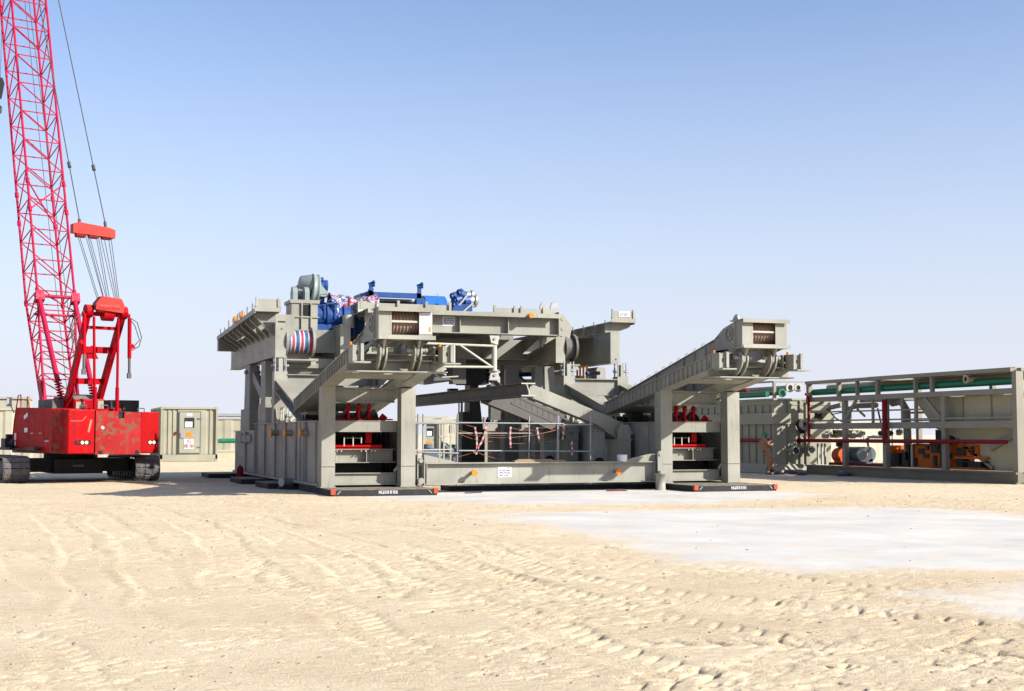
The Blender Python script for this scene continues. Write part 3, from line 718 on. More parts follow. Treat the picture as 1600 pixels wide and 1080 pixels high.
    if sign:
        c = MB(); c.box(u1 - .35, u1 - .02, yf - .012, yf - .003, z0 + .12, z1 - .08); s = c.build('notice', 'sign', t)
        c = MB(); rnd = random.Random(2)
        for i in range(5):
            x = u1 - .31 + i * .035; z = z0 + .18
            while z < z1 - .14:
                l = rnd.uniform(.04, .1); c.box(x, x + .008, yf - .015, yf - .0125, z, min(z + l, z1 - .12)); z += l + .02
        c.build('notice_print', 'ink', s)
        c = MB(); c.box(u1 - .11, u1 - .05, yf - .015, yf - .0125, z0 + .16, z0 + .30); c.build('orange_square', 'orange', s)
    return t
M['ropecoil'] = stripes('rope_coils', 0, [(0, (.17, .155, .135)), (0.60, (.40, .11, .025)), (.84, (.20, .17, .14))], 0.0945)
uL = upper((XL, Y0, 0), 'left sloping girder ending in a drum head with a white notice', True)
uR = upper((XR, Y0, 0), 'right sloping girder ending in a drum head with step irons along its top', False)

# ------------------------------------------------------------------ front spreader beam between the bases
t = thing('spreader_beam', (10.95, 37.55, 0), 'low front beam with a white notice and two orange caps, between the two bases', 'beam')
LBm = 7.25
c = MB(); c.box(0, LBm, 0, .38, .83, .86); c.box(0, LBm, 0, .38, .24, .27); c.box(0, LBm, .17, .20, .27, .83)
for u in (0.02, LBm - .04): c.box(u, u + .02, .01, .37, .27, .83)
c.build('girder', 'rig', t)
c = MB()
c.prism([(0, .862), (1.0, .862), (0, 1.09)], 1, .08, .11); c.prism([(LBm, .862), (LBm - 1.2, .862), (LBm - .2, 1.08), (LBm, 1.08)], 1, .08, .11); c.build('end_gusset', 'rig', t)
for u in (1.42, 5.95):
    c = MB(); c.cyl((u, .17, .56), (u, -.10, .56), .05, n=12); q = c.build('trunnion', 'rig2', t)
    c = MB(); c.cyl((u, -.10, .56), (u, -.15, .56), .09, n=18); c.build('trunnion_cap', 'orange', q)
c = MB(); c.box(2.22, 2.64, .155, .165, .42, .73); s = c.build('notice', 'sign', t)
c = MB(); c.plate_lines(4, 2.27, 2.60, .152, .45, .64); c.build('notice_print', 'ink', s)
c = MB(); c.box(2.50, 2.61, .148, .152, .685, .71); c.build('orange_mark', 'orange', s)
for u, r_ in ((-.27, .0), (LBm - .02, 1)):
    c = MB(); c.box(u, u + .03, -.05, .2, .22, 1.10) if not r_ else c.prism([(u + .02, .3), (u + .2, .3), (u + .2, 1.1), (u + .15, 1.17), (u + .07, 1.17), (u + .02, 1.1)], 1, -.12, -.06)
    if not r_: c.box(u + .2, u + .23, -.05, .2, .22, 1.10); c.cyl((u + .02, .05, .35), (u + .22, .05, .35), .06); c.cyl((u + .02, .05, 1.0), (u + .22, .05, 1.0), .06); c.cyl((u + .1, -.05, .35), (u + .1, -.13, .35), .09); c.cyl((u + .1, -.05, .92), (u + .1, -.1, .92), .06)
    else: c.cyl((u + .11, -.15, 1.07), (u + .11, 0.0, 1.07), .05)
    c.build('pin_plate', 'rig', t)
tt = thing('jack_pot', (18.20, 37.25, 0), 'short grey cylinder jack standing by the right end of the front beam', 'jack')
c = MB(); c.lathe((0, 0, 0), (0, 0, .50), [(0, .17), (.05, .17), (.06, .15), (.92, .15), (.93, .17), (1, .17)], n=20); c.build('cylinder', 'rig', tt)
c = MB(); c.cyl((0, 0, .5), (0, 0, .58), .08); c.build('ram', 'galv', tt)

# timber and rubber mats under the bases
def mat(name, X, Y, w_, l_, h, label, caps=True, text=True, group='black mats under the rig'):
    t = thing(name, (X, Y, 0), label, 'mat', group)
    c = MB(); c.box(0, w_, 0, l_, 0.0, h); c.build('slab', 'rubber', t, bevel=.012)
    if caps:
        for u in (-.02, w_ - .10):
            c = MB(); c.box(u, u + .12, -.02, .10, h - .13, h + .012); c.build('corner_cap', 'brick', t)
        c = MB(); c.bar((.15, -.006, h - .12), (.24, -.006, h - .03), .01, .03, up=(0, 1, 0)); c.bar((w_ - .16, -.006, h - .12), (w_ - .25, -.006, h - .03), .01, .03, up=(0, 1, 0)); c.build('white_chevron', 'sign', t)
    if text:
        c = MB(); rnd = random.Random(9); u = w_ * .44
        while u < w_ * .62:
            s_ = rnd.choice([.02, .03, .035]); c.box(u, u + .013, -.008, -.001, h - .12, h - .03)
            if rnd.random() < .6: c.box(u + .013, u + s_, -.008, -.001, h - .12, h - .102)
            if rnd.random() < .4: c.box(u + .013, u + s_, -.008, -.001, h - .085, h - .068)
            u += s_ + .012
        c.build('worn_lettering', 'sign', t)
    return t
mat('ground_mat', 7.93, 36.2, 2.95, 4.6, .18, 'black mat with white lettering under the front of the left base')
mat('ground_mat', 18.55, 35.7, 2.72, 4.6, .18, 'black mat with white lettering under the front of the right base')
m3 = mat('ground_mat', 7.25, 42.2, 2.6, 2.4, .17, 'black mat under the middle of the left base, orange edge', False, False)
c = MB(); c.box(.3, 1.0, -.03, 0, .0, .06); c.build('orange_edge', 'orangered', m3)
mat('ground_mat', 7.1, 46.6, 3.0, 2.6, .17, 'black mat under the left base beyond the orange edged mat', False, False)
mat('ground_mat', 6.9, 53.4, 3.0, 2.2, .17, 'rearmost black mat, at the back corner of the left base', False, False)
mat('ground_mat', 17.6, 38.3, .9, 2.2, .16, 'black mat by the short grey jack', False, False)
mat('ground_mat', 12.0, 38.6, 5.4, 1.0, .15, 'long black mat behind the low front beam', False, False)
mat('ground_mat', 18.3, 44.0, 3.0, 8.0, .17, 'black mat under the middle of the right base', False, False)
t = thing('gas_bottle', (7.62, 50.3, 0), 'dark red bottle standing against the back of the left base', 'bottle')
c = MB(); c.lathe((0, 0, 0), (0, 0, .55), [(0, .11), (.05, .125), (.8, .125), (.92, .08), (1, .04)], n=16); c.build('bottle', 'darkred', t)
c = MB(); c.cyl((0, 0, .55), (0, 0, .62), .025); c.build('valve', 'galv', t)
t = thing('block', (7.55, 41.6, 0), 'grey round block lying in front of the orange edged mat', 'block')
c = MB(); c.cyl((0, 0, .22), (.35, .2, .2), .14, n=14); c.build('roller', 'galv', t); c = MB(); c.box(-.05, .6, -.15, .35, 0, .09); c.build('base', 'black', t)

# ------------------------------------------------------------------ floor sections (paired box girders) carried on the posts
def floor_section(X, label, drum, wing, kind):
    t = thing('floor_section', (X, 45.8, 0), label, 'rig floor', 'floor sections on the posts')
    U = ((.14, .50), (2.37, 2.72)) if kind == 'L' else ((.10, .46), (2.26, 2.62))
    Lg = 10.3
    for i, (a, b_) in enumerate(U):
        c = MB(); c.box(a + .02, b_ - .02, .02, Lg, 4.32, 5.40); c.box(a - .02, b_ + .02, .02, Lg, 5.40, 5.43); c.box(a - .02, b_ + .02, .02, Lg, 4.29, 4.32)
        g = c.build('box_girder', 'rig', t)
        c = MB(); zt = 5.72 if (kind == 'L' and i == 0) else 5.44
        c.box(a, b_, -.012, .02, 4.26, zt); 
        if kind == 'L' and i == 0: c.box(b_, b_ + .28, .04, .07, 5.0, 5.72)
        e = c.build('end_plate', 'rig', g)
        c = MB(); c.cyl((b_ - .12, -.05, 5.25 if i == 0 else 4.45), (b_ - .12, -.01, 5.25 if i == 0 else 4.45), .03, n=8); c.build('pin', 'galv', e)
        if kind == 'L' and i == 0:
            c = MB(); c.box(a + .08, b_ - .03, -.016, -.0125, 5.44, 5.49); c.build('slot', 'dark', e)
    # cross frames, deck, underside housings
    a, b_ = U[0][1], U[1][0]
    c = MB()
    for v in ((.9, 3.0, 5.2, 7.4, 9.8) if kind == 'L' else (4.2, 5.2, 7.4, 9.8)): c.box(a - .02, b_ + .02, v, v + .1, 4.5, 5.3)
    c.build('cross_frame', 'rig2', t)
    c = MB(); c.box(a, b_, 1.6, Lg, 5.31, 5.35); c.build('floor_plate', 'rig2', t)
    # rope drum
    d0, d1 = a + .10, b_ - .95
    if kind == 'R': d0, d1 = a + .12, a + .42
    dr = thing('x', (0, 0, 0), None, None) if False else None
    c = MB(); zc = 4.83
    for uu in (d0 - .07, d1 + .02): c.cyl((uu, .40, zc), (uu + .05, .40, zc), .50, n=28); c.ring((uu + .025, .40, zc), (1, 0, 0), .44, .51, .09, n=28)
    q = c.build('drum_flanges', 'rig2' if kind == 'L' else 'darksteel_shade', t)
    c = MB(); 
    if drum == 'tarp':
        prof = [(i / 16, .385 + .012 * math.sin(i * 2.1)) for i in range(17)]; c.lathe((d0, .40, zc), (d1, .40, zc), prof, n=28); c.build('tarpaulin_wrapped_drum', 'tarp', t)
    else: c.cyl((d0, .40, zc), (d1, .40, zc), .38, n=28); c.build('rope_drum', 'darksteel_shade', t)
    c = MB(); c.box(d0 - .1, d1 + .15, .15, .65, 4.12, 4.18); c.box(d0 - .05, d1 + .05, .62, .66, 4.18, 5.2); c.bar((d0 - .1, .10, 4.20), (d1 + .2, .10, 4.20), .05, .05); c.box(d1 - .05, d1 + .12, .05, .12, 4.02, 4.15)
    c.build('drum_cradle', 'rig', t)
    if kind == 'L': c = MB(); c.hexa([(a, .9, 3.55), (b_, .9, 3.55), (b_, 3, 3.55), (a, 3, 3.55), (a, .7, 3.95), (b_, .7, 3.95), (b_, 3.2, 3.95), (a, 3.2, 3.95)]); c.box(a - .05, b_ + .05, .6, 3.3, 3.95, 4.28); c.build('drip_tray', 'rig2', t)
    # outboard wing platform
    if kind == 'L':
        s_ = -1; x0, x1 = -.55, .30
    else: s_ = 1; x0, x1 = 2.3, 3.25
    zf = 5.80
    def zz(v): return zf - (0.035 * v if kind == 'L' else .012 * v)
    Lw = 9.2
    c = MB(); xa, xb = x0, x1
    c.hexa([(xa, 0, zz(0)), (xb, 0, zz(0)), (xb, Lw, zz(Lw)), (xa, Lw, zz(Lw)), (xa, 0, zz(0) + .03), (xb, 0, zz(0) + .03), (xb, Lw, zz(Lw) + .03), (xa, Lw, zz(Lw) + .03)])
    xo = xa if kind == 'L' else xb
    c.hexa([(xo - .02, 0, zz(0) - .06), (xo + .02, 0, zz(0) - .06), (xo + .02, Lw, zz(Lw) - .06), (xo - .02, Lw, zz(Lw) - .06), (xo - .02, 0, zz(0) + .1), (xo + .02, 0, zz(0) + .1), (xo + .02, Lw, zz(Lw) + .1), (xo - .02, Lw, zz(Lw) + .1)])
    wp = c.build('wing_platform', 'rig', t)
    c = MB(); c.box(xa - .02, xb + .02, -.03, 0, zf, zf + .18); c.box(xa + .1, xb, -.02, 0, zf + .18, zf + .42)
    for u in (xa + .0, xb - .10): c.box(u, u + .05, -.06, 0, zf + .16, zf + .48)
    c.build('toe_board', 'rig', wp)
    for i in range(9):
        v = .35 + i * 1.02
        c = MB(); zt = zz(v)
        if kind == 'L': c.prism([(xa + .04, zt - .01), (xb, zt - .01), (xb, min(5.44, zt - .03)), (.135, min(5.44, zt - .03)), (.135, 5.02), (xa + .04, zt - .12)], 1, v, v + .04); c.prism([(xa + .04, zt - .10), (xa + .04, zt - .13), (.13, 5.0), (.13, 5.05)], 1, v - .06, v + .10)
        else: c.prism([(xb - .03, zt - .01), (xa - .1, zt - .01), (xa - .1, 5.44), (xa + .3, 5.44), (xb - .03, zt - .14)], 1, v, v + .03)
        c.build('wing_bracket', 'rig2', wp)
    c = MB(); rnd = random.Random(5)
    for i in range(8):
        v = .5 + i * 1.1; h = rnd.uniform(.12, .28); c.cyl((xo, v, zz(v) + .1), (xo, v, zz(v) + .1 + h), .035, n=8)
    c.build('rail_socket', 'galv', wp)
    if kind == 'L':
        c = MB()
        for v, dx in ((4.4, 0), (3.0, .0)): c.cyl((xo - .06, v, zz(v) + .22), (xo + .1, v + .0, zz(v) + .22), .13, n=16)
        c.build('orange_cap_disc', 'orange', wp)
        c = MB(); c.box(xa, xb + .1, Lw - .4, Lw, zz(Lw) - .5, zz(Lw) - .0); c.build('end_box', 'rig2', wp)
    else:
        c = MB(); c.box(xa + .28, xb - .22, -.04, -.022, zf + .20, zf + .40); s = c.build('notice', 'sign', wp)
        c = MB(); c.plate_lines(3, xa + .34, xb - .3, -.042, zf + .22, zf + .37); c.build('notice_print', 'ink', s)
    if kind == 'R':
        c = MB(); c.cyl((-.3, 3.0, 3.95), (.5, 3.0, 3.98), .09, n=10); c.cyl((1.55, .6, 3.92), (2.15, .8, 3.95), .075, n=10); c.build('blue_cylinder', 'darkblue', t)
        c = MB()
        for v in (1.0, 1.45, 1.9, 2.3, 3.4, 3.9): c.box(1.6 + v * .12, 1.66 + v * .12, v, v + .06, 3.0, 4.28)
        c.build('orange_slat', 'orange', t)
    return t
fl = floor_section(7.92, 'left rig floor section with a striped tarpaulin over its drum', 'tarp', True, 'L')
fr = floor_section(18.12, 'right rig floor section with a dark rope drum between its girders', 'rope', True, 'R')

# centre floor section: long beam with toe board, deep girders beneath
t = thing('centre_floor', (11.0, 45.2, 0), 'centre rig floor behind the long upper beam, carrying the blue machinery', 'rig floor')
Lc = 7.0; c = MB(); z0, z1 = 5.18, 5.93
c.box(0, Lc, -.42, .3, z1 - .03, z1); c.box(0, Lc, -.42, -.40, z1 - .15, z1 - .03); c.box(0, Lc, -.22, .3, z0, z0 + .03); c.box(0, Lc, 0, .03, z0 + .03, z1 - .03)
for u in (1.95, 3.32, 5.1): c.box(u, u + .03, -.21, 0, z0 + .03, z1 - .03)
c.build('front_beam', 'rig', t)
c = MB(); c.box(Lc, Lc + .04, -.25, .3, z0 - .02, z1 + .1); c.prism([(Lc + .04, z0), (Lc + .04, z1), (Lc + .18, z1), (Lc + .5, z1 - .42), (Lc + .42, z0 - .12), (Lc + .28, z0 - .02)], 1, -.24, -.21)
for u, z in ((Lc + .15, z1 - .15), (Lc + .15, z0 + .25)): c.cyl((u, -.26, z), (u, -.24, z), .06, n=10)
c.build('end_plate', 'rig', t)
c = MB(); c.box(-.2, 3.0, -.05, -.03, z1 + .0, z1 + .22)
for u in (-.2, 1.1, 2.1, 2.95): c.box(u, u + .09, -.12, -.05, z1, z1 + .32)
c.box(4.6, 6.95, -.05, -.03, z1, z1 + .2)
for u in (4.6, 5.35, 5.6, 6.45): c.box(u, u + .07, -.11, -.05, z1, z1 + .28)
c.build('toe_board', 'rig', t)
for u in (6.55, 6.95):
    c = MB(); c.prism([(u - .15, z1), (u + .13, z1), (u + .13, z1 + .42), (u + .05, z1 + .52), (u - .08, z1 + .46), (u - .15, z1 + .3)], 1, .05, .12); c.build('lifting_lug', 'galv', t)
c = MB(); c.cyl((5.85, -.44, z1 - .09), (5.85, -.56, z1 - .09), .09, n=16); c.build('orange_cap', 'orange', t)
c = MB(); c.box(2.75, 3.2, -.014, -.003, z0 + .25, z0 + .58); s = c.build('notice', 'sign', t); c = MB(); c.plate_lines(4, 2.8, 3.15, -.016, z0 + .29, z0 + .55); c.build('notice_print', 'ink', s)
c = MB(); c.box(.3, 6.6, 2.2, 2.26, 4.45, 5.17); c.box(.3, 6.6, 2.0, 2.5, 4.42, 4.45); c.build('deep_cross_girder', 'rig2', t)
for u in (.3, 2.6, 4.9, 6.6):
    c = MB(); c.prism([(.4, 5.17), (9.5, 5.17), (9.5, 4.35), (2.5, 4.35), (1.2, 4.7), (.4, 4.8)], 0, u, u + .05); c.box(u - .1, u + .15, .4, 9.5, 5.14, 5.17); c.build('long_girder', 'rig2', t)
c = MB(); c.box(0, Lc, .3, 9.6, 5.88, 5.91); c.build('deck', 'rig2', t)
c = MB()
for v in (4.5, 7.0, 9.4): c.box(0.0, Lc, v, v + .08, 4.5, 5.86)
c.build('cross_frame', 'rig2', t)
c = MB(); rnd = random.Random(8)
for i in range(9):
    u = rnd.uniform(.8, 6.3); v = rnd.uniform(2.6, 6); w1 = rnd.uniform(.2, .7); c.box(u, u + w1, v, v + .5, rnd.uniform(3.6, 4.0), 4.4)
c.cyl((.5, 3.0, 4.1), (6.3, 3.2, 3.9), .07); c.tube([(1.2, 1.5, 4.4), (1.3, 1.4, 3.8), (2.0, 1.5, 3.6), (2.4, 1.6, 4.3)], .035)
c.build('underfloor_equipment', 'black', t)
c = MB(); c.prism([(6.6, 5.17), (7.2, 5.17), (6.1, 4.55), (5.9, 4.55)], 1, .5, .54); c.build('knee_gusset', 'rig', t)

# cross member under the floor, strut and pipe frame
t = thing('link_beam', (10.7, 45.3, 0), 'short dark beam carrying the pale upright strut under the centre floor', 'beam')
c = MB(); c.ibeam((4.85, -.2, 3.42), (5.95, 2.2, 3.3), .3, .3); c.build('girder', 'darksteel_shade', t)
t = thing('pinned_strut', (15.62, 45.1, 3.6), 'pale upright round strut with pinned ends below the long upper beam', 'strut')
c = MB(); c.cyl((0, 0, .30), (0, 0, 1.25), .095, n=14); c.cyl((0, 0, .28), (0, 0, .33), .14); c.cyl((0, 0, 1.22), (0, 0, 1.27), .14); c.build('tube', 'white', t)
for z, sgn in ((0, 1), (1.56, -1)):
    c = MB(); c.prism([(-.19, z), (.19, z), (.12, z + sgn * .3), (-.12, z + sgn * .3)], 1, -.05, .05); c.build('pin_lug', 'white', t)
    c = MB(); c.cyl((0, -.09, z + sgn * .14), (0, .09, z + sgn * .14), .055, n=10); c.build('pin', 'galv', t)
t = thing('pipe_frame', (13.05, 45.0, 4.0), 'white pipe frame hanging between the left drum head and the upright strut', 'pipe frame')
c = MB(); c.cyl((-.2, 0, .80), (2.5, 0, .76), .045, n=8); c.cyl((.35, 0, 0), (2.5, 0, 0.02), .045, n=8); c.cyl((1.06, 0, 0), (1.06, 0, .78), .045, n=8)
c.cyl((1.25, 0, .78), (2.45, 0, .02), .04, n=8); c.cyl((.45, 0, .5), (.85, 0, .75), .04, n=8); c.build('pipes', 'white', t)

# folded A-frame legs hinged on the right base
t = thing('folding_leg_frame', (14.85, 39.6, 0), 'folding leg frame with a long dark top beam, hinged on the right base', 'leg frame')
top = Vector((.15, 0, 3.1)); bot = Vector((3.15, 0, 1.78))
c = MB(); c.ibeam((0, .05, 3.06), (0, 13.5, 3.0), .46, .42); c.build('long_beam', 'darksteel_shade', t)
c = MB(); c.bar((0, .03, 2.87), (0, .046, 2.87), .46, .04); c.bar((0, .03, 3.25), (0, .046, 3.25), .46, .04); c.bar((-.06, .03, 3.23), (.06, .03, 2.89), .03, .016, up=(0, 1, 0)); c.build('painted_lit_end', 'white', t)  # white strips: sunlight on the beam end put into the colour
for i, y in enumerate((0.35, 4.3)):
    c = MB(); c.bar((.05, y, 3.06), (2.80, y, 2.02), .46, .40 if i == 0 else .66); c.build('leg', 'rig' if i == 0 else 'darksteel_shade', t)
    c = MB(); c.prism([(2.55, 2.33), (2.9, 2.19), (3.25, 2.02), (3.42, 1.8), (3.3, 1.6), (3.0, 1.55), (2.75, 1.72), (2.4, 1.95)], 1, y - .2, y + .2); c.cyl((3.1, y - .3, 1.80), (3.1, y + .3, 1.80), .14, n=18); c.cyl((3.1, y - .34, 1.80), (3.1, y - .28, 1.80), .07, n=12); c.build('hinge_end', 'rig', t)
c = MB()
for i in range(9): c.box(.5 + i * .2, .54 + i * .2, 2.66, 2.69, 2.70 - i * .085, 2.90 - i * .085)
c.bar((.4, 2.7, 3.0), (2.4, 2.7, 2.15), .1, .06); c.bar((.4, 2.7, 2.7), (2.4, 2.7, 1.85), .1, .06)
c.build('ladder_tread_strip', 'darksteel_shade', t)
for (y, nm) in ((39.6, 'hinge bracket with large pin housing in front of the right base, nearer the camera'), (43.9, 'hinge bracket in front of the right base, farther from the camera')):
    h = thing('hinge_bracket', (17.55, y, 0), nm, 'bracket', 'hinge brackets')
    c = MB(); c.box(.18, .60, -.35, .95, .2, 1.5); c.box(.14, .62, -.4, 1.0, 1.48, 1.52); c.build('pedestal', 'rig', h)
    for v in (-.30, .84):
        c = MB(); c.prism([(.18, 1.52), (.62, 1.52), (.62, 1.85), (.52, 1.98), (.3, 1.98), (.18, 1.8)], 1, v, v + .06); c.build('cheek', 'rig', h)
    c = MB(); c.box(-.45, -.05, .2, .6, .2, 1.75); c.prism([(-.5, 1.75), (.18, 1.75), (.18, 2.0)], 1, .3, .34); c.box(-.45, -.1, .19, .2, .5, 1.2); c.build('side_post', 'rig2', h)
    c = MB(); c.cyl((-.25, .18, .78), (-.25, .185, .78), .17, n=16); c.build('opening', 'dark', h)

# inner frame standing between the bases, under the floor
t = thing('inner_frame', (16.75, 47.2, 0), 'dark upright frame with short pale shelf beams, behind the folding legs', 'frame')
c = MB(); c.box(0, .55, 0, .5, .2, 4.25); c.box(-.5, .0, .1, .4, 2.2, 3.3); c.build('upright', 'darksteel_shade', t)
c = MB(); c.box(1.2, 1.5, 0, .4, .2, 4.2); c.build('upright', 'rig2', t)
c = MB(); c.box(.56, 1.19, -.05, .2, 3.02, 3.12); c.bar((.7, -.1, 3.5), (1.19, -.1, 3.1), .08, .08); c.box(.56, 1.19, .1, .3, 2.3, 2.36); c.build('shelf_beam', 'white', t)
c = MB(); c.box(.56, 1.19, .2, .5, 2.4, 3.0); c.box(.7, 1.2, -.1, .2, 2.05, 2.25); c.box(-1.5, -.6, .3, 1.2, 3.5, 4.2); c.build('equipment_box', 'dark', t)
t = thing('stowed_gear', (12.4, 46.8, 0), 'dark stowed boxes and folded plates under the left part of the centre floor', 'equipment')
c = MB(); c.box(0, .6, 0, .5, 3.45, 4.3); c.prism([(.7, 3.5), (1.3, 3.45), (2.3, 3.6), (1.4, 4.15), (.7, 4.3)], 1, .1, .3); c.box(2.3, 2.8, .2, .7, 3.5, 4.4); c.box(1.3, 1.6, .5, .8, 3.6, 4.4); c.build('folded_plate', 'darksteel_shade', t)
c = MB(); c.prism([(-.55, 3.5), (-.3, 3.4), (-.2, 3.9), (-.35, 4.1), (-.55, 4.1)], 1, 0, .05); c.tube([(1.5, -.1, 4.3), (1.45, -.1, 3.9), (1.7, -.1, 3.7), (2.4, -.1, 3.75)], .03); c.build('bracket', 'white', t)

# ------------------------------------------------------------------ crawler crane
BR = R(17.7) - R(9)                       # superstructure swing relative to the undercarriage
cr = thing('crawler_crane', (1.92, 55.65, 0), 'red lattice boom crawler crane with a rust stained counterweight', 'crane', rz=R(9)); cr.location = (1.814, 52.59, 0); cr.scale = (.945,) * 3
def rotp(p, a=BR):
    return (p[0] * math.cos(a) - p[1] * math.sin(a), p[0] * math.sin(a) + p[1] * math.cos(a), p[2])
class SB(MB):                             # builder for the swung superstructure
    def build(s, *a, **k):
        s.v = [rotp(p) for p in s.v]; return MB.build(s, *a, **k)
# tracks
def crawler(cx):
    L, H, Wd = 5.0, .98, .92; r = H / 2 - .05; c = MB(); n = 46
    per = 2 * (L - 2 * r) + 2 * math.pi * r; hl = L / 2 - r
    def pt(s_):
        s_ = s_ % per; a = L - 2 * r
        if s_ < a: return (-hl + s_, H / 2 - r, (0, -1))
        s_ -= a
        if s_ < math.pi * r: t = s_ / r; return (hl + r * math.sin(t), H / 2 - r * math.cos(t), (math.sin(t), -math.cos(t)))
        s_ -= math.pi * r
        if s_ < a: return (hl - s_, H / 2 + r, (0, 1))
        s_ -= a; t = s_ / r; return (-hl - r * math.sin(t), H / 2 + r * math.cos(t), (-math.sin(t), math.cos(t)))
    for k in range(n):
        y, z, nn = pt(per * k / n); y2, z2, n2 = pt(per * (k + .88) / n)
        d = Vector((0, y2 - y, z2 - z)).normalized(); nv = Vector((0, nn[0] + n2[0], nn[1] + n2[1])).normalized()
        A = Vector((cx, y, z)); B = Vector((cx, y2, z2))
        for (x0, x1, o) in ((-Wd / 2, Wd / 2, .0),):
            P = []
            for e in (A, B):
                for (xx, oo) in ((x0, -.03), (x1, -.03), (x1, .03), (x0, .03)): P.append(e + Vector((xx, 0, 0)) + nv * oo)
            c.add(P, [(0, 1, 2, 3), (7, 6, 5, 4), (0, 4, 5, 1), (1, 5, 6, 2), (2, 6, 7, 3), (3, 7, 4, 0)])
        # raised pads and the interlocking teeth between the shoes
        for (x0, x1, f0, f1, oo) in ((-.42, -.16, .15, .75, .05), (.16, .42, .15, .75, .05), (-.10, .10, .3, 1.05, .06), (-.30, -.22, .75, 1.12, .035), (.22, .30, .75, 1.12, .035)):
            p0 = A + (B - A) * f0; p1 = A + (B - A) * f1; P = []
            for e in (p0, p1):
                for (xx, o2) in ((x0, .0), (x1, .0), (x1, oo), (x0, oo)): P.append(e + Vector((xx, 0, 0)) + nv * o2)
            c.add(P, [(0, 1, 2, 3), (7, 6, 5, 4), (0, 4, 5, 1), (1, 5, 6, 2), (2, 6, 7, 3), (3, 7, 4, 0)])
    belt = c.build('track_belt', 'track', cr)
    f = MB(); f.box(cx - .32, cx + .32, -hl, hl, .22, .80); f.box(cx - .36, cx + .36, -hl + .3, hl - .3, .3, .7)
    for yy in (-hl, hl): f.cyl((cx - .30, yy, H / 2), (cx + .30, yy, H / 2), r - .07, n=20)
    for i in range(8):
        yy = -hl + .5 + i * (2 * hl - 1) / 7; f.cyl((cx - .36, yy, .22), (cx + .36, yy, .22), .13, n=12)
    f.build('track_frame', 'black', belt)
crawler(-2.37); crawler(2.37)
c = MB(); c.box(-1.95, 1.95, -1.1, 1.1, .36, .86); c.box(-.9, .9, -1.5, 1.5, .3, .84); c.cyl((0, 0, .84), (0, 0, 1.06), 1.0, n=32); c.build('carbody', 'black', cr)
c = MB(); c.box(-.2, .2, -1.52, -1.505, .55, .63); 
c.build('number_plate', 'motorblue', cr)
# superstructure
c = SB(); c.box(-1.55, 1.55, -3.6, 2.2, 1.065, 1.30); c.build('deck', 'black', cr)
def panel(name, pts, axis, a, b, mt, par=cr):
    c = SB(); c.prism(pts, axis, a, b); return c.build(name, mt, par)
# rear counterweight: clean side blocks with the stained middle block between them
c = SB(); c.box(-1.70, -.72, -4.42, -3.4, 1.08, 2.66); lb = c.build('counterweight_side_block', 'redbright', cr, bevel=.03)
c = SB(); c.box(.98, 1.70, -4.42, -3.4, 1.08, 2.60); rb = c.build('counterweight_side_block', 'redbright', cr, bevel=.03)
c = SB(); c.prism([(-.715, 1.05), (.975, 1.05), (.975, 2.58), (.34, 2.60), (.34, 2.36), (.12, 2.36), (.12, 2.61), (-.715, 2.64)], 1, -4.47, -3.4); mbk = c.build('counterweight_middle_block', 'redworn', cr)
c = SB(); c.bar((-.86, -4.424, 2.3), (-.96, -4.424, 1.85), .07, .006, up=(0, 1, 0)); c.build('paint_scratch', 'scratch', lb)
c = SB(); c.bar((-1.62, -4.424, 2.25), (-1.2, -4.424, 2.25), .02, .006, up=(0, 1, 0)); c.bar((-1.2, -4.424, 2.25), (-1.05, -4.424, 2.42), .02, .006, up=(0, 1, 0)); c.build('paint_scratch', 'scratch', lb)
c = SB(); c.bar((-.5, -4.474, 2.05), (-.42, -4.474, 1.98), .09, .006, up=(0, 1, 0)); c.build('white_patch', 'sign', mbk)
c = SB(); c.box(-1.5, -1.45, -4.425, -4.42, 1.62, 2.6); c.build('panel_seam', 'darkred', lb)
c = SB(); c.box(-1.962, -1.951, -3.2, -2.75, 1.5, 1.56); c.box(-1.962, -1.951, -2.4, -2.1, 1.8, 1.83); c.box(-1.962, -1.951, -1.5, -1.2, 1.8, 1.83); c.build('white_sticker', 'galv', cr)
for k in range(6):
    c = SB(); c.box(-1.962, -1.951, -1.5, -.98, 2.32 + k * .05, 2.335 + k * .05); c.build('louvre_slit', 'darkred', cr)
c = SB(); c.box(.125, .335, -4.40, -4.3, 2.33, 2.62); c.build('lifting_recess', 'dark', mbk)
c = SB()
for x in (-.60, .78): c.box(x, x + .13, -4.485, -4.40, 1.07, 1.19)
c.build('tie_down_hole', 'dark', mbk)
for x, blk in ((-1.45, lb), (1.28, rb)):
    c = SB(); c.box(x, x + .58 if x < 0 else x + .40, -4.43, -4.41, 1.40, 1.56); q = c.build('lamp_recess', 'dark', blk)
    c = SB()
    for k in range(2 if x > 0 else 2): c.cyl((x + (.27 if x < 0 else .07) + k * .15, -4.45, 1.48), (x + (.27 if x < 0 else .07) + k * .15, -4.43, 1.48), .062, n=14)
    c.build('tail_lamp', 'lens', q)
    c = SB(); c.cyl((x + (.11 if x < 0 else .36), -4.45, 1.48), (x + (.11 if x < 0 else .36), -4.43, 1.48), .05, n=14); c.build('red_lamp', 'darkred', q)
c = SB(); c.prism([(-1.70, -3.95), (-1.70, -3.4), (-1.72, -3.3), (-1.95, -3.3), (-1.98, -3.55)], 2, 1.10, 2.68); c.build('corner_column', 'redworn', cr)
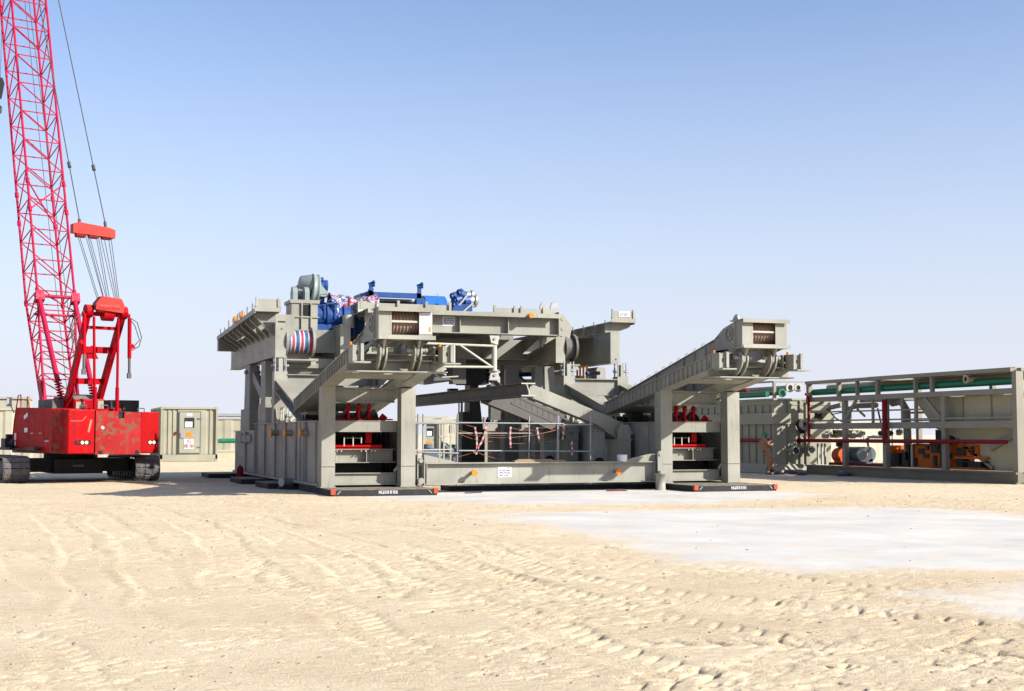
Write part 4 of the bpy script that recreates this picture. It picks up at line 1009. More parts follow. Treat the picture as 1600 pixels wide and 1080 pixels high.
# machinery house on the left side
c = SB(); c.prism([(-3.35, 1.12), (-3.35, 2.72), (.55, 2.80), (.95, 1.6), (.95, 1.25), (.2, 1.12)], 0, -1.95, -1.0); mh = c.build('machinery_house', 'red', cr)
c = SB()
for yy in (-2.6, -1.6, -.9): c.box(-1.956, -1.95, yy, yy + .03, 1.15, 2.74)
c.build('door_seam', 'darkred', mh)
c = SB(); c.bar((-1.965, -.45, 2.40), (-1.965, -.85, 2.52), .02, .14); c.box(-1.97, -1.955, -.85, -.5, 1.85, 2.02); c.box(-1.97, -1.955, .45, .65, 1.55, 1.82); c.box(-1.97, -1.955, .5, .62, 1.35, 1.5); c.build('white_sticker', 'sign', mh)
c = SB(); c.box(-2.15, -1.95, -2.4, .3, 1.20, 1.24); c.box(-2.2, -1.9, -2.4, -1.5, 1.18, 1.30); c.box(-2.25, -1.75, .3, 1.7, 1.18, 1.28); c.build('walkway', 'black', cr)
c = SB(); c.box(-2.2, -1.85, 1.0, 1.5, 1.28, 1.62); c.box(-2.1, -1.9, 1.1, 1.3, 1.62, 1.78); c.cyl((-2.1, .7, 1.35), (-1.9, .9, 1.5), .12); c.build('toolbox', 'black', cr)
c = SB(); c.tube([(-1.95, .95, 1.4), (-1.95, .75, 2.3), (-1.95, .35, 3.25), (-1.95, .05, 3.28), (-1.95, .0, 2.8)], .022, n=6); c.tube([(-1.95, -.95, 2.75), (-1.95, -.75, 3.2)], .02, n=6); hr = c.build('handrail', 'red', cr)
c = SB()
for x, z in ((-1.0, 2.7), (-.2, 2.72), (1.2, 2.62)): c.tube([(x, -3.6, z), (x, -3.6, z + .12), (x + .25, -3.6, z + .12), (x + .25, -3.6, z)], .018, n=5)
c.build('lifting_eye', 'track', cr)
c = SB(); c.box(-2.12, -1.92, 1.15, 1.2, 2.85, 3.2); c.bar((-1.95, 1.17, 2.85), (-1.95, .85, 2.6), .03, .03); c.build('mirror', 'galv', cr)
c = SB(); c.box(1.0, 1.95, -3.35, -1.0, 1.1, 2.55); c.build('right_machinery_house', 'red', cr)
# cab in front right, partly visible above the counterweight
c = SB(); c.box(.75, 1.85, .6, 2.4, 1.1, 2.95); cab = c.build('cab', 'red', cr, bevel=.08)
c = SB(); c.box(.85, 1.75, .58, .6, 2.2, 2.85); c.build('cab_rear_window', 'glass', cab)
c = SB(); c.box(-.9, .9, -3.2, -.8, 1.3, 2.5); c.box(-.6, .7, -3.3, -2.6, 2.5, 2.72); c.build('engine_cover', 'red', cr)
c = SB(); c.box(-.5, .75, -1.6, -.6, 2.55, 3.12); hs_ = c.build('upper_housing', 'red', cr, bevel=.06)
c = SB(); c.box(-.42, -.1, -1.62, -1.6, 2.75, 3.0); c.box(.42, .7, -1.62, -1.6, 2.75, 3.05); c.build('pale_panel', 'pale', hs_)
c = SB(); c.box(.35, 1.45, -3.1, -2.4, 2.55, 3.05); c.box(.8, .9, -3.18, -3.1, 2.7, 2.9); c.build('battery_box', 'black', cr)
c = SB(); c.cyl((-.55, -.9, 3.0), (.55, -.9, 3.0), .30, n=20); c.cyl((-.6, .2, 2.9), (.6, .2, 2.9), .32, n=20); c.box(-1.1, -.55, -1.0, .6, 2.72, 3.1); c.build('winch', 'track', cr)
# boom
BE = R(72.0); FOOT = Vector((0, 1.2, 2.55)); BD = Vector((0, math.cos(BE), math.sin(BE))); BN = Vector((0, -math.sin(BE), math.cos(BE)))
BLEN = 31.0
def bp(s_, x, d): return FOOT + BD * s_ + Vector((x, 0, 0)) + BN * d
def dims(s_):
    if s_ < 5.0: t = s_ / 5.0; return .66 + .09 * t, .12 + .58 * t
    if s_ > 27: t = (s_ - 27) / 4; return .75 - .35 * t, .70 - .5 * t
    return .75, .70
c = SB(); cs = [0, 5.0, 10.5, 27.0, BLEN]
for sx in (-1, 1):
    for sd_ in (-1, 1):
        for a, b_ in zip(cs[:-1], cs[1:]):
            wa, da = dims(a); wb, db = dims(b_); c.cyl(bp(a, sx * wa, sd_ * da), bp(b_, sx * wb, sd_ * db), .052, n=8)
boom = c.build('boom_chords', 'boomred', cr)
c = SB(); st = [0.7, 1.6, 2.5, 3.35, 4.2, 5.0]; s_ = 5.0
while s_ < 27: s_ += 1.36; st.append(s_)
while s_ < BLEN - 1: s_ += 1.2; st.append(s_)
for i in range(len(st) - 1):
    a, b_ = st[i], st[i + 1]; wa, da = dims(a); wb, db = dims(b_); r = .026
    for sd_ in (-1, 1):          # front and back faces
        c.cyl(bp(a, -wa, sd_ * da), bp(a, wa, sd_ * da), r, n=6)
        c.cyl(bp(a, wa, sd_ * da), bp(b_, -wb, sd_ * db), r, n=6)
    for sx in (-1, 1):
        c.cyl(bp(a, sx * wa, -da), bp(a, sx * wa, da), r, n=6)
        c.cyl(bp(a, sx * wa, -da), bp(b_, sx * wb, db), r, n=6)
c.build('boom_lacing', 'boomred', boom)
c = SB()
for s_ in (5.0, 8.6, 9.9):
    w1, d1 = dims(s_)
    for sx in (-1, 1):
        for sd_ in (-1, 1): c.cyl(bp(s_ - .1, sx * w1, sd_ * d1), bp(s_ + .1, sx * w1, sd_ * d1), .085, n=8)
c.cyl(bp(8.6, -.75, .7), bp(9.9, .75, .7), .03); c.cyl(bp(8.6, .75, -.7), bp(9.9, -.75, .7), .03); c.build('boom_joint', 'boomred', boom)
c = SB()
for x in (-.66, .66):
    c = SB(); c.prism([(FOOT.y - .25, 2.55), (FOOT.y + .25, 2.55), (FOOT.y + .5, 3.9), (FOOT.y + .25, 3.9)], 0, x - .09, x + .09); c.build('boom_foot', 'boomred', boom)
c = SB(); tp = FOOT + BD * BLEN; c.cyl(tp + Vector((-.35, .3, 0)), tp + Vector((.35, .3, 0)), .35, n=20); c.cyl(tp + Vector((-.35, -.3, .1)), tp + Vector((.35, -.3, .1)), .3, n=20); c.build('sheave', 'boomred', boom)
# backstop struts with springs
for x in (-.55, .55):
    c = SB(); hi = bp(4.7, x * 1.3, .72); lo = Vector((x * 1.15, -.75, 3.0)); mid = lo + (hi - lo) * .2
    c.cyl(mid, hi, .10, n=12); c.cyl(lo, mid, .05, n=10); c.prism([(hi.y - .15, hi.z - .1), (hi.y + .1, hi.z - .25), (hi.y - .05, hi.z + .25)], 0, x * 1.3 - .15, x * 1.3 + .2); q = c.build('backstop_strut', 'boomred', cr)
    c = SB(); P = []
    for k in range(90):
        t = k / 89; cc = lo + (mid - lo) * t; a = t * 2 * math.pi * 8; P.append(cc + Vector((math.cos(a) * .13, math.sin(a) * .13, 0)))
    c.tube(P, .024, n=6); c.build('spring', 'red', q)
c = SB(); hi = bp(4.75, 0, .74); c.cyl(hi + Vector((-.9, 0, 0)), hi + Vector((.9, 0, 0)), .07); c.cyl(hi + Vector((-.9, 0, -.75)), hi + Vector((.9, 0, -.75)), .05); c.build('backstop_crossbar', 'boomred', cr)
# gantry frame
HT = Vector((0, -3.45, 6.35)); g = SB()
for x in (-1, 1):
    a = Vector((x * .60, -1.0, 2.7)); b_ = Vector((x * .66, -3.35, 6.3)); g.bar(a, b_, .15, .34); g.cyl(b_ + Vector((-.12, 0, 0)), b_ + Vector((.12, 0, 0)), .24, n=16)
for t, hh in ((.30, .22), (.62, .24), (.84, .12)):
    a = Vector((0, -1.0, 2.7)).lerp(Vector((0, -3.35, 6.3)), t); g.bar(a + Vector((-.62, 0, 0)), a + Vector((.62, 0, 0)), .1, hh)
g.cyl((-.9, -3.4, 6.2), (.9, -3.4, 6.2), .08, n=12); g.cyl((-.15, -3.4, 6.2), (.25, -3.4, 6.2), .24, n=20)
g.prism([(-.15, 5.1), (-.35, 4.9), (-.3, 4.6), (.1, 4.6)], 1, -2.45, -2.35); ga = g.build('gantry_frame', 'red', cr)
for x in (-.42, .42):
    c = SB(); c.cyl((x, -3.55, 2.6), (x * 1.1, -3.4, 6.1), .05, n=8); c.cyl((x, -3.55, 2.6), (x, -3.54, 3.5), .075, n=8); c.build('gantry_stay', 'red', cr)
for x, zt in ((-.86, 6.2), (.86, 6.1)):
    c = SB(); c.cyl((x, -3.5, zt), (x, -3.55, zt - 1.5), .075, n=10); c.prism([(x - .05, zt - 1.2), (x + .22, zt - 1.1), (x + .1, zt - .95)] if x > 0 else [(x + .05, zt - 1.2), (x - .22, zt - 1.1), (x - .1, zt - .95)], 1, -3.6, -3.55); q = c.build('raising_cylinder', 'red', cr)
    c = SB(); c.cyl((x, -3.55, zt - 1.5), (x, -3.56, zt - 2.05), .055, n=8); c.box(x - .07, x + .07, -3.6, -3.5, zt - 2.25, zt - 2.05); c.build('cylinder_rod', 'track', q)
    c = SB(); s = 1 if x > 0 else -1
    c.tube([(x, -3.5, zt + .02), (x + s * .3, -3.5, zt - .15), (x + s * .48, -3.5, zt - .7), (x + s * .38, -3.5, zt - 1.05), (x + s * .1, -3.5, zt - 1.2)], .018, n=5)
    c.tube([(x, -3.45, zt + .0), (x + s * .22, -3.45, zt - .25), (x + s * .42, -3.45, zt - .8), (x + s * .1, -3.45, zt - 1.15)], .018, n=5); c.build('hydraulic_hose', 'rope', q)
c = SB(); c.prism([(-.52, 6.35), (.52, 6.25), (.56, 6.55), (.44, 6.78), (-.3, 6.84), (-.5, 6.6)], 1, -3.75, -3.35); c.cyl((-.4, -3.55, 6.45), (.4, -3.55, 6.45), .22); c.build('gantry_sheave_block', 'redlight', cr)
# floating bridle with its ropes and pendants
tip = FOOT + BD * BLEN + BN * .3
A = Vector((0, -3.5, 6.55)); BRD = A.lerp(tip, .115)
c = SB(); bz = BRD.z; by = BRD.y
c.prism([(-.82, bz - .14), (.82, bz - .22), (.82, bz + .08), (.62, bz + .16), (-.62, bz + .28), (-.82, bz + .2)], 1, by - .16, by + .16); br = c.build('floating_bridle', 'redlight', cr)
c = SB()
for x in (-.5, 0, .5): c.cyl((x - .17, by, bz - .16), (x + .17, by, bz - .16), .14, n=16)
c.build('bridle_sheave', 'redworn', br)
c = SB()
for x0, x1 in ((-.62, -.36), (-.55, -.3), (-.3, -.12), (-.22, -.1), (-.15, .0), (.12, .02), (.2, .1), (.28, .3), (.42, .36), (.6, .4), (.7, .46)):
    c.cyl((x0, by, bz - .15), (x1, A.y, A.z + .1), .014, n=5)
c.build('luffing_rope', 'rope', cr)
c = SB()
for x in (-.5, .5):
    p0 = Vector((x, by, bz + .2)); p1 = tip + Vector((x * .7, 0, 0)); c.cyl(p0, p1, .022, n=6); pm = p0.lerp(p1, .112); c.cyl(pm - (p1 - p0).normalized() * .12, pm + (p1 - p0).normalized() * .12, .07, n=8); c.cyl(p0 - Vector((0, 0, .1)), p0 + (p1 - p0).normalized() * .25, .06, n=8)
c.build('pendant_rope', 'rope', cr)
c = SB(); c.cyl((.05, -.7, 3.1), bp(30.5, 0, -.2), .013, n=5); c.cyl((-.05, .3, 3.1), bp(30, .1, -.45), .013, n=5); c.build('hoist_rope', 'rope', cr)

# hook block hanging from the boom tip, at the left edge
hp = site(0, 150, Y=60.5)
t = thing('hook_block', (hp.x - .05, 60.5, hp.z + .15), 'black hook block hanging on ropes at the left edge beside the boom', 'crane hook'); t.scale = (.85, .85, .85)
c = MB(); c.prism([(-.30, .70), (.16, .70), (.25, .45), (.14, -.25), (-.05, -.38), (-.28, -.25)], 1, -.2, .2); c.build('block_body', 'black', t)
c = MB(); c.tube([(-.05, 0, -.4), (-.05, 0, -.6), (.13, 0, -.75), (.12, 0, -1.0), (-.06, 0, -1.1), (-.22, 0, -.98)], .055, n=8); c.build('hook', 'track', t)
c = MB(); c.cyl((-.06, .1, .6), (-.06, .2, 18), .013, n=5); c.cyl((.06, -.1, .6), (.06, -.1, 18), .013, n=5); c.build('rope', 'rope', t)
c = MB(); c.cyl((-.05, 0, -1.1), (-.05, 0, -9.6), .02, n=5); c.cyl((-.09, 0, -6.0), (-.09, 0, -9.7), .045, n=6); c.build('tag_line', 'rope', t)

# ------------------------------------------------------------------ blue machinery on the floors
def P(px, py, Y): return site(px, py, Y=Y)
# right-angle gear drive on its pedestal (left floor)
Yg = 47.6; o = P(472, 500, Yg)
t = thing('gear_pedestal', (o.x, Yg, 5.25), 'pale pedestal with two rounded lugs beneath the grey gear housing', 'pedestal')
c = MB(); c.box(-.46, .46, -.45, .6, .0, 1.0); c.box(-.52, .52, -.5, .65, 1.0, 1.12); c.box(-.50, .50, -.5, -.47, .5, .54)
for u in (-.13, .20): c.box(u, u + .05, -.52, -.45, 0, 1.0)
for u in (-.3, .2): pass
c.build('box', 'rig', t)
c = MB(); c.box(-.06, .19, -.455, -.44, .56, .95); c.build('opening', 'dark', t)
for u in (-.38, .04):
    c = MB(); c.prism([(-.30, 1.12), (.25, 1.12), (.25, 1.40), (.12, 1.58), (-.06, 1.62), (-.22, 1.55), (-.3, 1.4)], 0, u, u + .16); c.build('lug', 'greyblue', t)
o = P(486, 470, 48.0)
t = thing('gear_drive', (o.x, 48.0, 6.2), 'grey gear housing with blue motor, highest machine on the left floor', 'gear drive')
lz = lambda py: P(486, py, 48.0).z - 6.2
lx = lambda px: (px - 486) * .0217
c = MB(); c.lathe((lx(465), 0, lz(442)), (lx(485), 0, lz(446)), [(0, .10), (.03, .21), (.06, .24), (.95, .40), (1, .42)], n=26); c.build('cone_housing', 'greyblue', t)
c = MB(); c.lathe((lx(484.5), 0, lz(452)), (lx(497), 0, lz(453)), [(0, .40), (.05, .55), (.2, .57), (.35, .53), (.75, .53), (.85, .57), (.97, .55), (1, .4)], n=32); c.build('gear_disc', 'greyblue', t)
c = MB(); c.sphere((lx(470), .1, lz(458)), .30, 16, (1, 1, 1.05)); c.cyl((lx(470), .1, lz(458)), (lx(470), .1, lz(475)), .22, n=16); c.build('elbow', 'greyblue', t)
c = MB(); c.hexa([(lx(496), -.25, lz(461)), (lx(513), -.25, lz(459)), (lx(513), .25, lz(459)), (lx(496), .25, lz(461)), (lx(496), -.25, lz(438)), (lx(502), -.25, lz(447)), (lx(502), .25, lz(447)), (lx(496), .25, lz(438))]); c.box(lx(499), lx(512), -.28, .28, lz(464), lz(461)); c.build('bracket', 'greyblue', t)
c = MB(); c.cyl((lx(500), 0, lz(446)), (lx(512), 0, lz(446)), .19, n=18); c.cyl((lx(508), 0, lz(446)), (lx(512.5), 0, lz(446)), .21, n=18); c.cyl((lx(500), -.1, lz(437)), (lx(505), -.1, lz(437)), .09, n=10); c.build('motor', 'blue', t)
c = MB(); c.cyl((lx(493), 0, lz(500)), (lx(493), 0, lz(468)), .24, n=18); c.cyl((lx(491), .1, lz(480)), (lx(491), .1, lz(472)), .34, n=18); c.box(lx(500), lx(507), -.15, .1, lz(475), lz(464)); c.build('column', 'blue', t)
o = P(512, 500, 47.6)
t = thing('blue_gearbox', (o.x, 47.6, 5.45), 'blue cylindrical gearbox left of the crumpled striped tarpaulin', 'gearbox')
c = MB(); c.cyl((-.62, 0, .42), (.75, 0, .42), .40, n=24); c.cyl((-.1, 0, .42), (-.03, 0, .42), .46, n=24); c.cyl((.5, 0, .42), (.58, 0, .42), .47, n=24); c.box(-.5, .7, -.3, .3, -.1, .1); c.cyl((.9, -.2, .3), (.9, -.2, -.3), .12); c.build('casing', 'blue', t)
c = MB(); c.box(-.22, -.16, -.44, -.38, .3, .85); c.box(.15, .21, -.44, -.38, .3, .85); c.box(-.22, .3, -.44, -.38, .8, .86); c.cyl((.28, -.42, .42), (.28, -.44, .42), .04, n=8); c.tube([(-.1, -.45, .9), (.1, -.45, 1.0), (.3, -.4, .8)], .02); c.build('pipework', 'blue', t)
c = MB(); c.cyl((.62, -.55, .42), (.62, -.55, -.02), .21, n=20); c.build('white_pot', 'white', t)
c = MB(); c.tube([(.95, -.3, .55), (1.1, -.3, .3), (1.2, -.3, .5), (1.3, -.3, .2)], .03); c.cyl((1.1, -.35, .62), (1.1, -.42, .62), .07); c.build('fittings', 'galv', t)
o = P(548, 490, 47.9)
t = thing('blue_motor', (o.x, 47.9, 5.6), 'blue motor under the crumpled striped tarpaulin', 'motor')
c = MB(); c.cyl((-.65, 0, .35), (.75, 0, .35), .42, n=24); c.box(-.6, .7, -.35, .35, -.3, .1)
for k in range(7): c.cyl((-.5 + k * .18, 0, .35), (-.46 + k * .18, 0, .35), .45, n=24)
c.build('casing', 'blue', t)
# crumpled tarpaulin
t_ = MB(); nx, ny = 40, 14; Pn = []
for i in range(nx):
    for j in range(ny):
        a = i / (nx - 1); b_ = j / (ny - 1); an = math.pi * (b_ - .02)
        rr = .47 + .22 * (fbm(np.array([a * 9.0]), np.array([b_ * 5.0]), 3, 3)[0] - .4) + .05 * math.sin(a * 17 + b_ * 4)
        Pn.append((-.85 + 1.75 * a, -math.cos(an) * rr * (.9 + .1 * math.sin(a * 9)), .32 + math.sin(an) * rr * (1.0 + .10 * math.sin(a * 7 + 1)) - (.25 if b_ < .1 else 0)))
t_.add(Pn, [(i * ny + j, (i + 1) * ny + j, (i + 1) * ny + j + 1, i * ny + j + 1) for i in range(nx - 1) for j in range(ny - 1)], False)
q = t_.build('tarpaulin', 'tarp2'); q.location = (o.x + .02, 47.72, 5.80); tag(q, 'crumpled red white and blue striped tarpaulin thrown over the blue motor', 'tarpaulin')
o = P(565, 480, 47.2)
q = MB().box(-.17, .17, -.15, .15, 0, .38).box(-.18, .18, -.16, .16, .38, .41).box(-.15, .15, -.13, .13, -.14, 0).build('junction_box', 'white', bevel=.01); q.location = (o.x, 47.2, 5.98); tag(q, 'white junction box at the right end of the crumpled striped tarpaulin', 'box')
# drawworks frame
a = P(574, 480, 48.5).x; b_ = P(655, 480, 48.5).x; zf = 5.93
t = thing('drawworks', (a, 48.5, zf), 'blue winch frame with a round blue drum cover, right of the tarpaulin', 'winch')
wd = b_ - a; zt = P(600, 458, 48.5).z - zf
c = MB(); c.box(.0, .16, -.3, -.1, 0, zt + .12); c.box(wd - .18, wd, -.3, -.1, 0, zt + .02); c.box(0, wd, -.3, -.12, zt - .18, zt); c.box(0, .1, -.3, 1.2, zt - .1, zt + .05)
c.hexa([(-.28, -.1, zt - .35), (.1, -.3, zt - .35), (.1, 1.0, zt - .35), (-.28, 1.0, zt - .35), (-.28, -.1, zt - .05), (.1, -.3, zt), (.1, 1.0, zt), (-.28, 1.0, zt - .05)])
c.box(0, wd, 1.0, 1.1, 0, zt - .1); c.box(0, wd, -.3, 1.1, -.02, .08); c.build('frame', 'blue', t)
c = MB(); c.cyl((.15, .4, .32), (wd - .15, .4, .32), .38, n=24); c.box(.12, wd - .14, .84, .95, .05, zt - .12); c.build('drum', 'dark', t)  # drum and back panel: shade inside the frame put into their near-black colour
for x in (.08, wd - .06):
    c = MB(); c.cyl((x - .08, -.2, zt + .24), (x + .12, -.25, zt + .30), .10, n=12); c.box(x - .06, x + .06, -.28, -.14, zt, zt + .2); c.cyl((x + .05, -.3, zt + .34), (x + .1, -.34, zt + .36), .07, n=8); c.build('motor', 'blue', t)
x1 = P(697, 470, 48.5).x - a; zc = P(680, 461, 48.5).z - zf
c = MB(); r_ = zc * .98
pts = []
for k in range(17):
    an = math.pi * k / 16; pts.append((.35 + math.cos(an) * r_ * .8, zc - r_ + math.sin(an) * r_))
c.prism(pts + [(.35 - r_ * .8, -.1), (.35 + r_ * .8, -.1)], 0, wd + .22, x1); c.build('drum_cover', 'bluelight', t)
c = MB(); c.cyl((wd + .02, .35, zc - r_), (wd + .22, .35, zc - r_), r_ * .93, n=24); c.build('drum_hub', 'blue', t)
c = MB(); c.cyl((wd + .8, .3, zc - .02), (wd + .8, .3, zc + .1), .015, n=6); c.build('vent', 'galv', t)
# pump set at the right
o = P(724, 482, 47.5); zf = 5.93
t = thing('blue_pump_set', (o.x, 47.5, zf), 'cluster of small blue motors with grey cones, rightmost machine on the centre floor', 'pump set')
k_ = .0224
def q_(px, py): return ((px - 724) * k_ * .97, (482 - py) * k_ + P(724, 482, 47.5).z - zf)
for (px, py, px2, py2, r_) in ((708, 470, 722, 466, .20), (716, 458, 730, 462, .17), (704, 463, 712, 460, .13), (722, 470, 735, 468, .22), (716, 456, 722, 454, .12), (706, 478, 716, 478, .22)):
    x0, z0_ = q_(px, py); x1_, z1_ = q_(px2, py2); c = MB(); c.cyl((x0, 0, z0_), (x1_, .1, z1_), r_, n=16); c.cyl((x0 - .04, -.01, z0_), (x0 + .02, 0, z0_), r_ * .7, n=12); c.build('motor', 'blue', t)
for (px, py, px2, py2, r_, r2) in ((729, 460, 738, 459, .14, .14), (734, 469, 744, 468, .19, .19)):
    x0, z0_ = q_(px, py); x1_, z1_ = q_(px2, py2); c = MB(); c.cyl((x0, .05, z0_), (x1_, .1, z1_), r_, n=16); c.lathe((x1_, .1, z1_), (x1_ + .2, .1, z1_ - .02), [(0, r_ * 1.3), (.4, r_ * 1.35), (1, r_ * .5)], n=16); c.build('grey_cone', 'galv', t)
c = MB(); x0, z0_ = q_(741, 478); c.prism([(x0 - .1, z0_ - .05), (x0 + .28, z0_ + .08), (x0 + .25, z0_ + .18), (x0 - .02, z0_ + .4), (x0 - .1, z0_ + .4)], 1, -.05, .2); c.build('grey_bracket', 'galv', t)
c = MB(); c.box(-.5, .45, -.3, .4, 0, .16); c.cyl((-.32, -.35, .25), (-.32, -.25, .25), .2, n=20); c.box(-.4, .3, -.15, .2, .16, .5); c.build('base', 'blue', t)
c = MB(); c.bar((-.35, -.2, .3), (.1, -.2, .85), .04, .07); c.bar((-.1, -.22, .2), (.3, -.22, .55), .04, .06); c.build('grey_arms', 'galv', t)

# ------------------------------------------------------------------ guard rails, tape and small things behind the front beam
Yr = 39.0
t = thing('guard_rail', (11.0, Yr, 0), 'galvanised scaffold guard rail behind the low front beam, hung with red and white tape', 'guard rail')
def X_(px, Y=Yr): return site(px, 690, Y=Y).x - 11.0
def Z_(py, px=800, Y=Yr): return site(px, py, Y=Y).z
for (px, top, dy) in ((652, 648, 0), (661, 648, .05), (714, 647, 0), (719, 652, .35), (826, 650, 0), (870.5, 649, 0), (874, 650, .1), (922, 648, 0)):
    c = MB(); x = X_(px); c.cyl((x, dy, .12), (x + .02, dy, Z_(top)), .026, n=8); c.build('post', 'galv', t)
for (p0, p1, y0, y1) in ((645, 716, 662, 662), (716, 880, 661, 662), (880, 925, 664, 663), (650, 716, 706, 708), (716, 925, 704, 706)):
    c = MB(); c.cyl((X_(p0), -.03, Z_(y0)), (X_(p1), -.03, Z_(y1)), .024, n=8); c.build('rail', 'galv', t)
c = MB(); c.cyl((X_(640), -.06, Z_(703)), (X_(706), -.06, Z_(702)), .02, n=6); c.cyl((X_(716), .0, Z_(677)), (X_(830), 0, Z_(677)), .014, n=6); c.build('thin_rail', 'white', t)
for k, pts in enumerate([[(741, 668), (744, 682), (744.5, 703), (743, 710)], [(760, 662), (757, 676), (752, 690), (744, 703), (739, 707)], [(797, 667), (796, 680), (797, 700)], [(838, 668), (840, 680), (842, 691)], [(879, 661), (880, 670), (878, 687)], [(892, 688), (893, 705), (892, 713)]]):
    c = MB(); P3 = [Vector((X_(a), -.06, Z_(b_))) for a, b_ in pts]
    for p0, p1 in zip(P3[:-1], P3[1:]): c.bar(p0, p1, .055, .012, up=(0, 1, 0))
    q = c.build('barrier_tape', 'tape'); q.location = (11.0, Yr, 0)
    lab = ['straight strip of red and white tape, leftmost of those hanging on the guard rail', 'curved strip of red and white tape crossing the leftmost strip', 'red and white tape strip hanging midway along the guard rail', 'red and white tape strip just right of a rail post at the centre', 'short red and white tape strip beside the double rail post', 'thin red and white tape strip, rightmost and lowest on the guard rail'][k]
    tag(q, lab, 'barrier tape', 'barrier tape strips')
c = MB()
for (x0, y0, x1, y1, s) in ((718, 673, 797, 680, 3), (718, 678, 770, 690, 3), (718, 676, 880, 668, 12), (740, 707, 700, 716, 1), (744, 706, 792, 719, 2), (797, 703, 850, 714, 2), (800, 693, 880, 686, 3), (838, 669, 925, 662, 1), (718, 660, 745, 668, 1), (797, 668, 838, 672, 2), (797, 684, 925, 655, 5)):
    pts = []
    for i in range(9):
        u = i / 8; pts.append((X_(x0 + (x1 - x0) * u), .02, Z_(y0 + (y1 - y0) * u + s * 4 * u * (1 - u))))
    c.tube(pts, .007, n=4)
q = c.build('strung_twine', 'twine'); q.location = (11.0, Yr, 0); tag(q, 'thin brown twine strung in sagging lines between the guard rail posts', 'twine')
q = MB().cyl((0, 0, 0), (0, 0, .19), .15, .16, 20).cyl((0, 0, .19), (0, 0, .2), .17, n=20).build('paint_bucket', 'sign'); q.location = (site(971, 720, Y=37.75).x, 37.7, .862); tag(q, 'small white bucket standing on the right part of the low front beam', 'bucket')
q = MB().box(0, 1.6, 0, .22, 0, .05).box(.1, 1.2, .05, .2, .05, .08).build('timber_plank', 'wood'); q.location = (site(803, 720, Y=37.75).x, 37.66, .862); tag(q, 'brown timber plank lying on top of the low front beam', 'plank')

# ------------------------------------------------------------------ things standing behind the rig
t = thing('louvred_cabinet', (site(755, 720, Y=60).x, 60, 0), 'beige cabinet with four dark louvred openings seen under the rig', 'cabinet')
c = MB(); xw = site(872, 720, Y=60).x - t.location.x; c.box(0, xw, 0, 2.5, .35, 2.2); c.box(-.1, xw + .1, -.15, 2.6, 0, .35); c.build('body', 'tank', t)
for (a, b_, z0, z1) in ((.65, 1.05, 1.35, 2.0), (.65, 1.05, .6, 1.1), (1.45, 2.6, .9, 2.0), (.65, 1.05, .4, .55)):
    c = MB(); c.box(a, b_, -.06, .0, z0, z1); q = c.build('louvre', 'dark', t)
    c = MB()
    for k in range(5): z = z0 + (k + .5) * (z1 - z0) / 5; c.box(a, b_, -.09, -.061, z, z + .025)
    c.build('louvre_slats', 'redworn', q)
c = MB(); rnd = random.Random(12)
for i in range(16): x = rnd.uniform(.1, 2.0); c.box(x, x + rnd.uniform(.05, .25), .3, .6, 2.2, 2.2 + rnd.uniform(.05, .3))
c.build('roof_fitting', 'galv', t)
c = MB(); c.cyl((.9, 1, 2.2), (.9, 1, 3.0), .05); c.build('red_pipe', 'darkred', t)
# equipment skid frame, seen through the rig at the left
t = thing('equipment_frame', (site(664, 718, Y=66).x, 66, 0), 'pale open steel frame with a door and dark machine, behind the left guard rail', 'equipment frame')
kx = 66 / F_PX * 1.12
xw = site(716, 718, Y=66).x - t.location.x
c = MB()
for u in (0, .42, .55, .75, 1.0): c.box(xw * u, xw * u + .07, 0, .07, .1, 2.3)
c.box(-.4, xw * .85, -.02, .05, 2.25, 2.45); c.box(-.4, xw * .75, .3, .35, 2.5, 2.6); c.box(-.3, xw * 1.1, .5, .55, .0, .35); c.box(xw * .42, xw * .8, -.03, 0, 1.55, 1.62); c.box(xw * .78, xw * 1.2, 0, .4, 1.75, 2.15); c.build('frame', 'cream', t)
c = MB(); c.box(0.08, xw * .38, .2, .25, .3, 2.2); d = c.build('door', 'pale', t)
c = MB(); c.box(.12, .5, .17, .198, 1.6, 2.0); c.build('window', 'glass', d); c = MB(); c.box(.14, .40, .15, .168, 1.62, 1.85); c.build('paper', 'sign', d)
c = MB(); c.box(.15, .42, .17, .198, 1.05, 1.3); c.build('warning_sign', 'orange', d)
c = MB(); c.box(-.05, .6, -.3, .1, .4, 1.0); c.cyl((.1, -.1, 1.0), (.1, -.1, 1.2), .25); c.build('blue_bin', 'motorblue', t)
c = MB(); c.cyl((xw * .65, .5, .8), (xw * 1.15, .5, .8), .35, n=16); c.box(xw * .5, xw * 1.2, .3, .8, .35, .6); c.tube([(xw * .5, .4, .6), (xw * .6, .4, 1.3), (xw * .75, .4, 1.2), (xw * .8, .4, .8)], .06); c.build('machine', 'motorblue', t)
c = MB(); c.cyl((xw * .8, .3, 1.12), (xw * 1.05, .3, 1.12), .06); c.build('green_pipe', 'green', t)
t = thing('tapered_post', (site(740, 690, Y=53).x, 53.2, 0), 'dark tapered steel post standing behind the guard rail under the long dark beam', 'post')
c = MB(); c.box(-.1, .55, 0, .9, .2, 1.9); c.prism([(-.1, 1.9), (.50, 1.9), (.28, 3.9), (-.05, 3.9)], 1, .1, .8); c.box(-.45, -.1, .0, .5, .2, 2.6); c.build('post', 'darksteel_shade', t)
c = MB(); c.cyl((-.48, -.1, 1.5), (-.48, -.1, 3.4), .05, n=8); c.cyl((-.6, -.1, 1.5), (-.6, -.1, 3.4), .03, n=8); c.build('conduit', 'white', t)
c = MB(); c.box(-.95, -.6, 0, .4, 3.15, 3.55); c.box(-.9, -.65, .05, .35, 3.05, 3.15); c.build('junction_box', 'black', t)
t = thing('low_skid', (site(700, 720, Y=50).x, 50, 0), 'long low pale skid on the ground behind the guard rail', 'skid')
